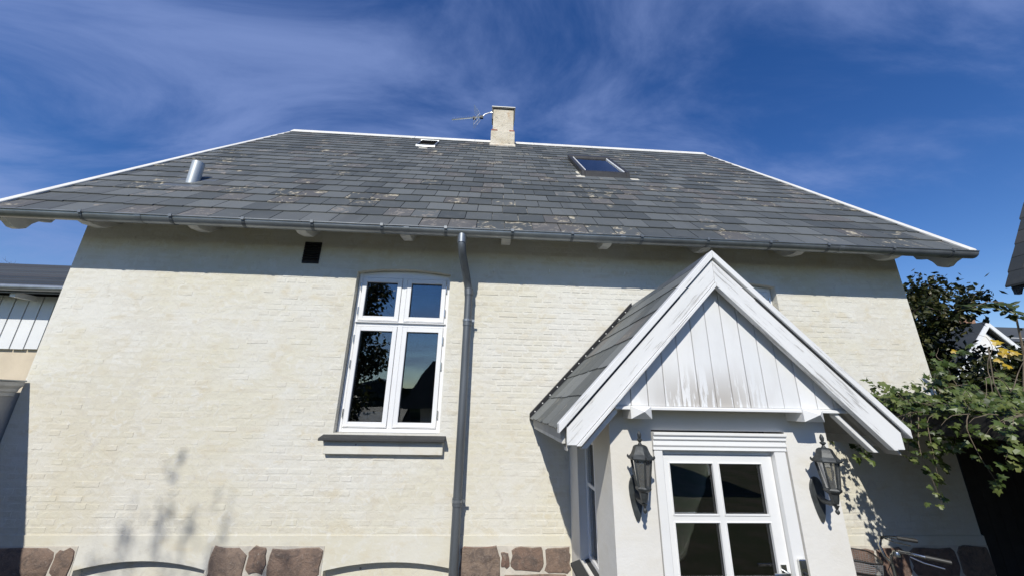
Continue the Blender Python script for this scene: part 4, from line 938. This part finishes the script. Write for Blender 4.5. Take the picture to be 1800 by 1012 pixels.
# slate roof corner at the right edge
rh = empty('slate_roofed_house', (11.5, -3, G), 'dark slate roof corner jutting in at the right edge of the view', 'house')
MB().box(9.5, 13.6, -6, .6, G, 2.4).build('wall', mat_simple('pale_render', (.5, .48, .44), .9, 0, .1, 2.0, .3, .006), rh)
a0, z0_, a1, z1_ = 8.55, 1.93, 11.2, 6.0; tt = (z1_ - z0_) / (a1 - a0)
rs_ = MB(); rs_.prism([(a0, z0_), (a1, z1_), (2 * a1 - a0, z0_), (2 * a1 - a0, z0_ + .12), (a1, z1_ + .16), (a0, z0_ + .12)], -6.4, .95, 'y'); rroof = rs_.build('roof', M['slate3'], rh)
for i in range(15):
    xx = a0 - .05 + i * .17; zz = z0_ + .13 + (xx - a0) * tt
    for j in range(4): 
        ya = 1.0 - (j + 1) * .34 + (.17 if i % 2 else 0) + random.uniform(-.012, .012); MB().prism([(xx, zz), (xx + .23, zz + .23 * tt), (xx + .23, zz + .23 * tt + .016), (xx, zz + .034)], ya, min(ya + .332, 1.0 + random.uniform(-.012, .012)), 'y').build('slate', M['slate3'], rroof)
    MB().prism([(xx, zz), (xx + .2, zz + .2 * tt), (xx + .2, zz + .2 * tt + .016), (xx, zz + .034)], -6.4, -.2, 'y').build('slate_course', M['slate3'], rroof)
MB().prism([(a0 + .03, z0_ + .0), (a1, z1_ + .0), (a1, z1_ - .2), (a0 + .12, z0_ - .06), (a0 + .03, z0_ - .06)], .93, .965, 'y').build('bargeboard', M['zinc_dark'], rh)
# white gabled house, far right
wh = empty('white_gabled_house', (30.5, 17.5, G), 'distant white house with steep gable and brick chimney behind the shrubs', 'house')
WX, WZ, WY = 28.3, 4.9, 15.0
wm = mat_simple('white_render', (.80, .79, .77), .8, 0, .05, 2.0, .1, .004)
mb = MB(); mb.prism([(WX - 2.6, G), (WX + 2.6, G), (WX + 2.6, 2.2), (WX, WZ - .35), (WX - 2.6, 2.2)], WY, WY + 5, 'y'); mb.build('wall', wm, wh)
for s in (-1, 1):
    q = MB(); q.prism([(WX, WZ - .05), (WX + s * 3.0, WZ - 3.05), (WX + s * 3.0, WZ - 2.9), (WX, WZ + .12)], WY - .3, WY + 5.2, 'y'); q.build('roof', M['slate3'], wh)
    q = MB(); q.prism([(WX, WZ - .22), (WX + s * 3.0, WZ - 3.22), (WX + s * 3.0, WZ - 2.93), (WX, WZ + .09)], WY - .36, WY - .305, 'y'); q.build('bargeboard', M['white'], wh)
MB().box(WX - .5, WX + .5, WY - .04, WY + .02, 1.2, 2.6).build('window', M['room'], wh)
q = MB(); q.prism([(WX + 2.4, 2.2), (WX + 2.4, 4.4), (WX + 9, 4.4), (WX + 9, 2.2)], WY + 1, WY + 4, 'y'); q.build('wing_wall', wm, wh); q = MB(); q.prism([(WY + .6, 4.1), (WY + 2.5, 5.4), (WY + 4.4, 4.1)], WX + 1.5, WX + 9.2, 'x'); q.build('wing_roof', M['slate3'], wh)
q = MB(); q.prism([(WY + 1.0, 2.6), (WY + 3.0, 4.55), (WY + 5, 2.6)], WX - 5.0, WX - .5, 'x'); q.build('rear_roof', M['slate3'], wh)
MB().box(WX + 1.1, WX + 1.95, WY + 1.5, WY + 2.3, 3.4, 5.75).build('chimney', mat_simple('old_brick', (.30, .17, .11), .9, 0, .3, 14.0, .5, .01), wh); MB().box(WX + 1.03, WX + 2.02, WY + 1.43, WY + 2.37, 5.75, 5.88).build('chimney_cap', M['zinc_dark'], wh)
# house across the garden, behind the viewer: mirrored in the window panes
bh = empty('garden_house', (-1.0, -19, G), 'dark roofed house across the garden behind the viewer', 'house')
MB().box(-3.4, 6, -24, -15.2, G, .2).build('wall', wm, bh)
q = MB(); q.prism([(-4.4, -.3), (-2.9, 2.0), (-.2, 2.2), (6.4, 2.2), (6.4, .2), (-4.0, -.35)], -24.3, -14.6, 'y'); q.build('roof', M['slate3'], bh)
hd_ = empty('garden_shed', (-9, -17, G), 'low tiled shed across the garden behind the viewer', 'shed')
MB().box(-16, -4.6, -18.2, -15.8, G, -1.1).build('wall', mat_simple('shed_wall', (.4, .33, .25), .9, 0, .2, 2.0, .2, .006), hd_); q = MB(); q.prism([(-15.4, -1.15), (-17, -.3), (-18.6, -1.15)], -16.3, -4.4, 'x'); q.build('roof', M['slate3'], hd_)

# ================================================================== BICYCLE
bk = empty('bicycle', (3.9, -.78, G), 'parked bicycle with grey wire basket and chrome handlebar right of the porch', 'bicycle')
by = -.78; fw, rw = Vector((3.42, by, G + .345)), Vector((4.52, by, G + .345))
for c in (fw, rw):
    wh_ = part_empty('wheel', bk); MB().torus(c, .325, .02).build('tyre', M['gasket'], wh_, smooth=True); MB().torus(c, .298, .011).build('rim', M['steel'], wh_, smooth=True)
    sp_ = MB()
    for k in range(14): a = 2 * math.pi * k / 14; sp_.tube([c, c + Vector((.295 * math.cos(a), 0, .295 * math.sin(a)))], .0022, 4)
    sp_.tube([c - Vector((0, .05, 0)), c + Vector((0, .05, 0))], .02, 8); sp_.build('spokes', M['steel'], wh_)
    md = MB(); a0_, a1_ = (-.2, 2.6) if c is rw else (.5, 3.3)
    md.tube([c + Vector((.362 * math.cos(a0_ + (a1_ - a0_) * i / 12), 0, .362 * math.sin(a0_ + (a1_ - a0_) * i / 12))) for i in range(13)], .018, 6); md.build('mudguard', M['black'], bk)
hd0 = Vector((3.56, by, G + .86)); hd1 = Vector((3.62, by, G + .70)); bb = Vector((3.98, by, G + .30)); st0 = Vector((4.14, by, G + .78))
fm = MB(); fm.tube([Vector((3.535, by, G + .99)), hd0, hd1], .02, 10); fm.tube([hd1, Vector((3.78, by, G + .42)), bb], .018, 8); fm.tube([Vector((3.58, by, G + .80)), Vector((3.85, by, G + .52)), Vector((4.06, by, G + .52))], .016, 8)
fm.tube([bb, st0], .017, 8); fm.tube([bb, rw], .012, 8); fm.tube([Vector((4.1, by, G + .66)), rw], .011, 8); fm.build('frame', M['black'], bk, smooth=True)
MB().tube([hd1, Vector((3.56, by - .05, G + .60)), fw + Vector((0, -.05, 0))], .012, 8).build('fork', M['black'], bk); MB().tube([hd1, Vector((3.56, by + .05, G + .60)), fw + Vector((0, .05, 0))], .012, 8).build('fork', M['black'], bk)
sm = Vector((3.535, by, G + 1.10)); MB().tube([Vector((3.54, by, G + .97)), sm], .014, 10).build('stem', M['steel'], bk, smooth=True)
hb = MB()
for s in (-1, 1): hb.tube([sm, sm + Vector((-.015, s * .06, .02)), sm + Vector((-.02, s * .13, .09)), sm + Vector((.02, s * .20, .14)), sm + Vector((.10, s * .245, .145)), sm + Vector((.16, s * .26, .14))], .0115, 10)
hb.build('handlebar', M['steel'], bk, smooth=True)
for s in (-1, 1):
    MB().tube([sm + Vector((.15, s * .258, .141)), sm + Vector((.29, s * .275, .132))], .0165, 10).build('grip', M['gasket'], bk, smooth=True)
    MB().tube([sm + Vector((.06, s * .25, .125)), sm + Vector((.13, s * .27, .10)), sm + Vector((.24, s * .285, .085))], .005, 6).build('brake_lever', M['steel'], bk)
MB().lathe([(.028, sm.z + .10), (.03, sm.z + .115), (.022, sm.z + .135), (.004, sm.z + .142)], (sm.x - .0, by - .18), 12).build('bell', M['steel'], bk, smooth=True)
MB().tube([sm, sm + Vector((-.04, -.03, -.05)), sm + Vector((.02, -.05, -.25)), hd1 + Vector((0, -.03, -.1))], .004, 5).build('brake_cable', M['gasket'], bk)
MB().lathe([(.012, hd0.z + .0), (.045, hd0.z + .005), (.05, hd0.z + .03), (.05, hd0.z + .07), (.02, hd0.z + .085)], (hd0.x - .09, by), 12).build('headlight', M['steel'], bk, smooth=True)
MB().tube([bb, st0, Vector((4.19, by, G + .93))], .013, 8).build('seat_post', M['steel'], bk)
sd = MB(); sd.add([(4.02, by, G + .95), (4.12, by - .04, G + .96), (4.26, by - .10, G + .97), (4.33, by - .08, G + .98), (4.33, by + .08, G + .98), (4.26, by + .10, G + .97), (4.12, by + .04, G + .96), (4.2, by, G + .915), (4.2, by, G + .985)], [(0, 1, 8), (1, 2, 8), (2, 3, 8), (3, 4, 8), (4, 5, 8), (5, 6, 8), (6, 0, 8), (1, 0, 7), (2, 1, 7), (3, 2, 7), (4, 3, 7), (5, 4, 7), (6, 5, 7), (0, 6, 7)]); sd.build('saddle', M['gasket'], bk, bevel=.008, smooth=True)
MB().torus((4.02 - .04, by - .05, G + .30), .085, .007).build('chainring', M['steel'], bk)
MB().tube([bb + Vector((0, -.07, 0)), bb + Vector((.12, -.08, -.1)), bb + Vector((.12, -.16, -.1))], .01, 6).build('pedal', M['gasket'], bk); MB().tube([bb + Vector((0, .07, 0)), bb + Vector((-.12, .08, .1)), bb + Vector((-.12, .16, .1))], .01, 6).build('pedal', M['gasket'], bk)
# basket
bs = part_empty('basket', bk); x0, x1, y0, y1, zt_, zb_ = 3.10, 3.45, by - .19, by + .19, G + 1.12, G + .88
def rr_(k, z): 
    cx, cy = (x0 + x1) / 2, (y0 + y1) / 2; hx, hy = (x1 - x0) / 2 * k, (y1 - y0) / 2 * k; out = []
    for i in range(24):
        a = 2 * math.pi * i / 24; c, s = math.cos(a), math.sin(a); q = (abs(c) ** 5 + abs(s) ** 5) ** (-.2); out.append(Vector((cx + hx * c * q, cy + hy * s * q, z)))
    return out
MB().tube(rr_(1, zt_) + rr_(1, zt_)[:1], .0065, 6, cap=False).build('rim', M['black'], bs)
bnd = MB(); q0, q1 = rr_(.965, zt_ - .085), rr_(.955, zt_ - .105)
bnd.add(q0 + q1, [(i, (i + 1) % 24, 24 + (i + 1) % 24, 24 + i) for i in range(24)]); bnd.build('band', M['black'], bs)
ms = MB(); t0, t1 = rr_(1, zt_), rr_(.86, zb_)
for i in range(24):
    for k in range(3): 
        u = (i + k / 3); j = int(u) % 24; f_ = u - int(u); a_ = t0[j].lerp(t0[(j + 1) % 24], f_); b_ = t1[j].lerp(t1[(j + 1) % 24], f_); ms.tube([a_, b_], .0014, 3, cap=False)
for k in range(1, 16): rg_ = [a_.lerp(b_, k / 16) for a_, b_ in zip(t0, t1)]; ms.tube(rg_ + rg_[:1], .0014, 3, cap=False)
ms.add(t1, [tuple(range(24))]); ms.build('mesh', M['zinc'], bs)

bk.rotation_euler.z = R(-30); bk.location = (3.851, -.98, 0.0)
# leafy screen added behind the viewer, hiding the bright horizon in pane reflections
hg = MB(); nx, nz = 90, 14
for i in range(nx + 1):
    for j in range(nz + 1):
        x = -45 + 90 * i / nx; t = j / nz; d = noise.noise(Vector((x * .6, t * 3, 1.2))) * .9 + noise.noise(Vector((x * 2.3, t * 8, 4.0))) * .4
        hg.v.append((x, -27 - .8 * math.sin(t * 1.57) + d, G + t * (3.6 + 1.6 * noise.noise(Vector((x * .25, 0, 7))) + .5 * noise.noise(Vector((x * 1.4, 0, 3))))))
for i in range(nx):
    for j in range(nz): a_ = i * (nz + 1) + j; hg.f.append((a_, a_ + nz + 1, a_ + nz + 2, a_ + 1))
hg.f.append(tuple(k * (nz + 1) + nz for k in range(nx + 1)) + tuple()) if False else None
n0 = len(hg.v); hg.v += [(v[0], -29.5, v[2] if k % (nz + 1) == nz else G) for k, v in enumerate(hg.v[:n0]) if k % (nz + 1) == nz]
hg.f += [(k * (nz + 1) + nz, (k + 1) * (nz + 1) + nz, n0 + k + 1, n0 + k) for k in range(nx)]
rg = random.Random(77); hobj = hg.build('added_hedge', M['tree'], None); tag(hobj, 'tall dark leafy screen added behind the viewer to hide the bright horizon', 'added_hedge')
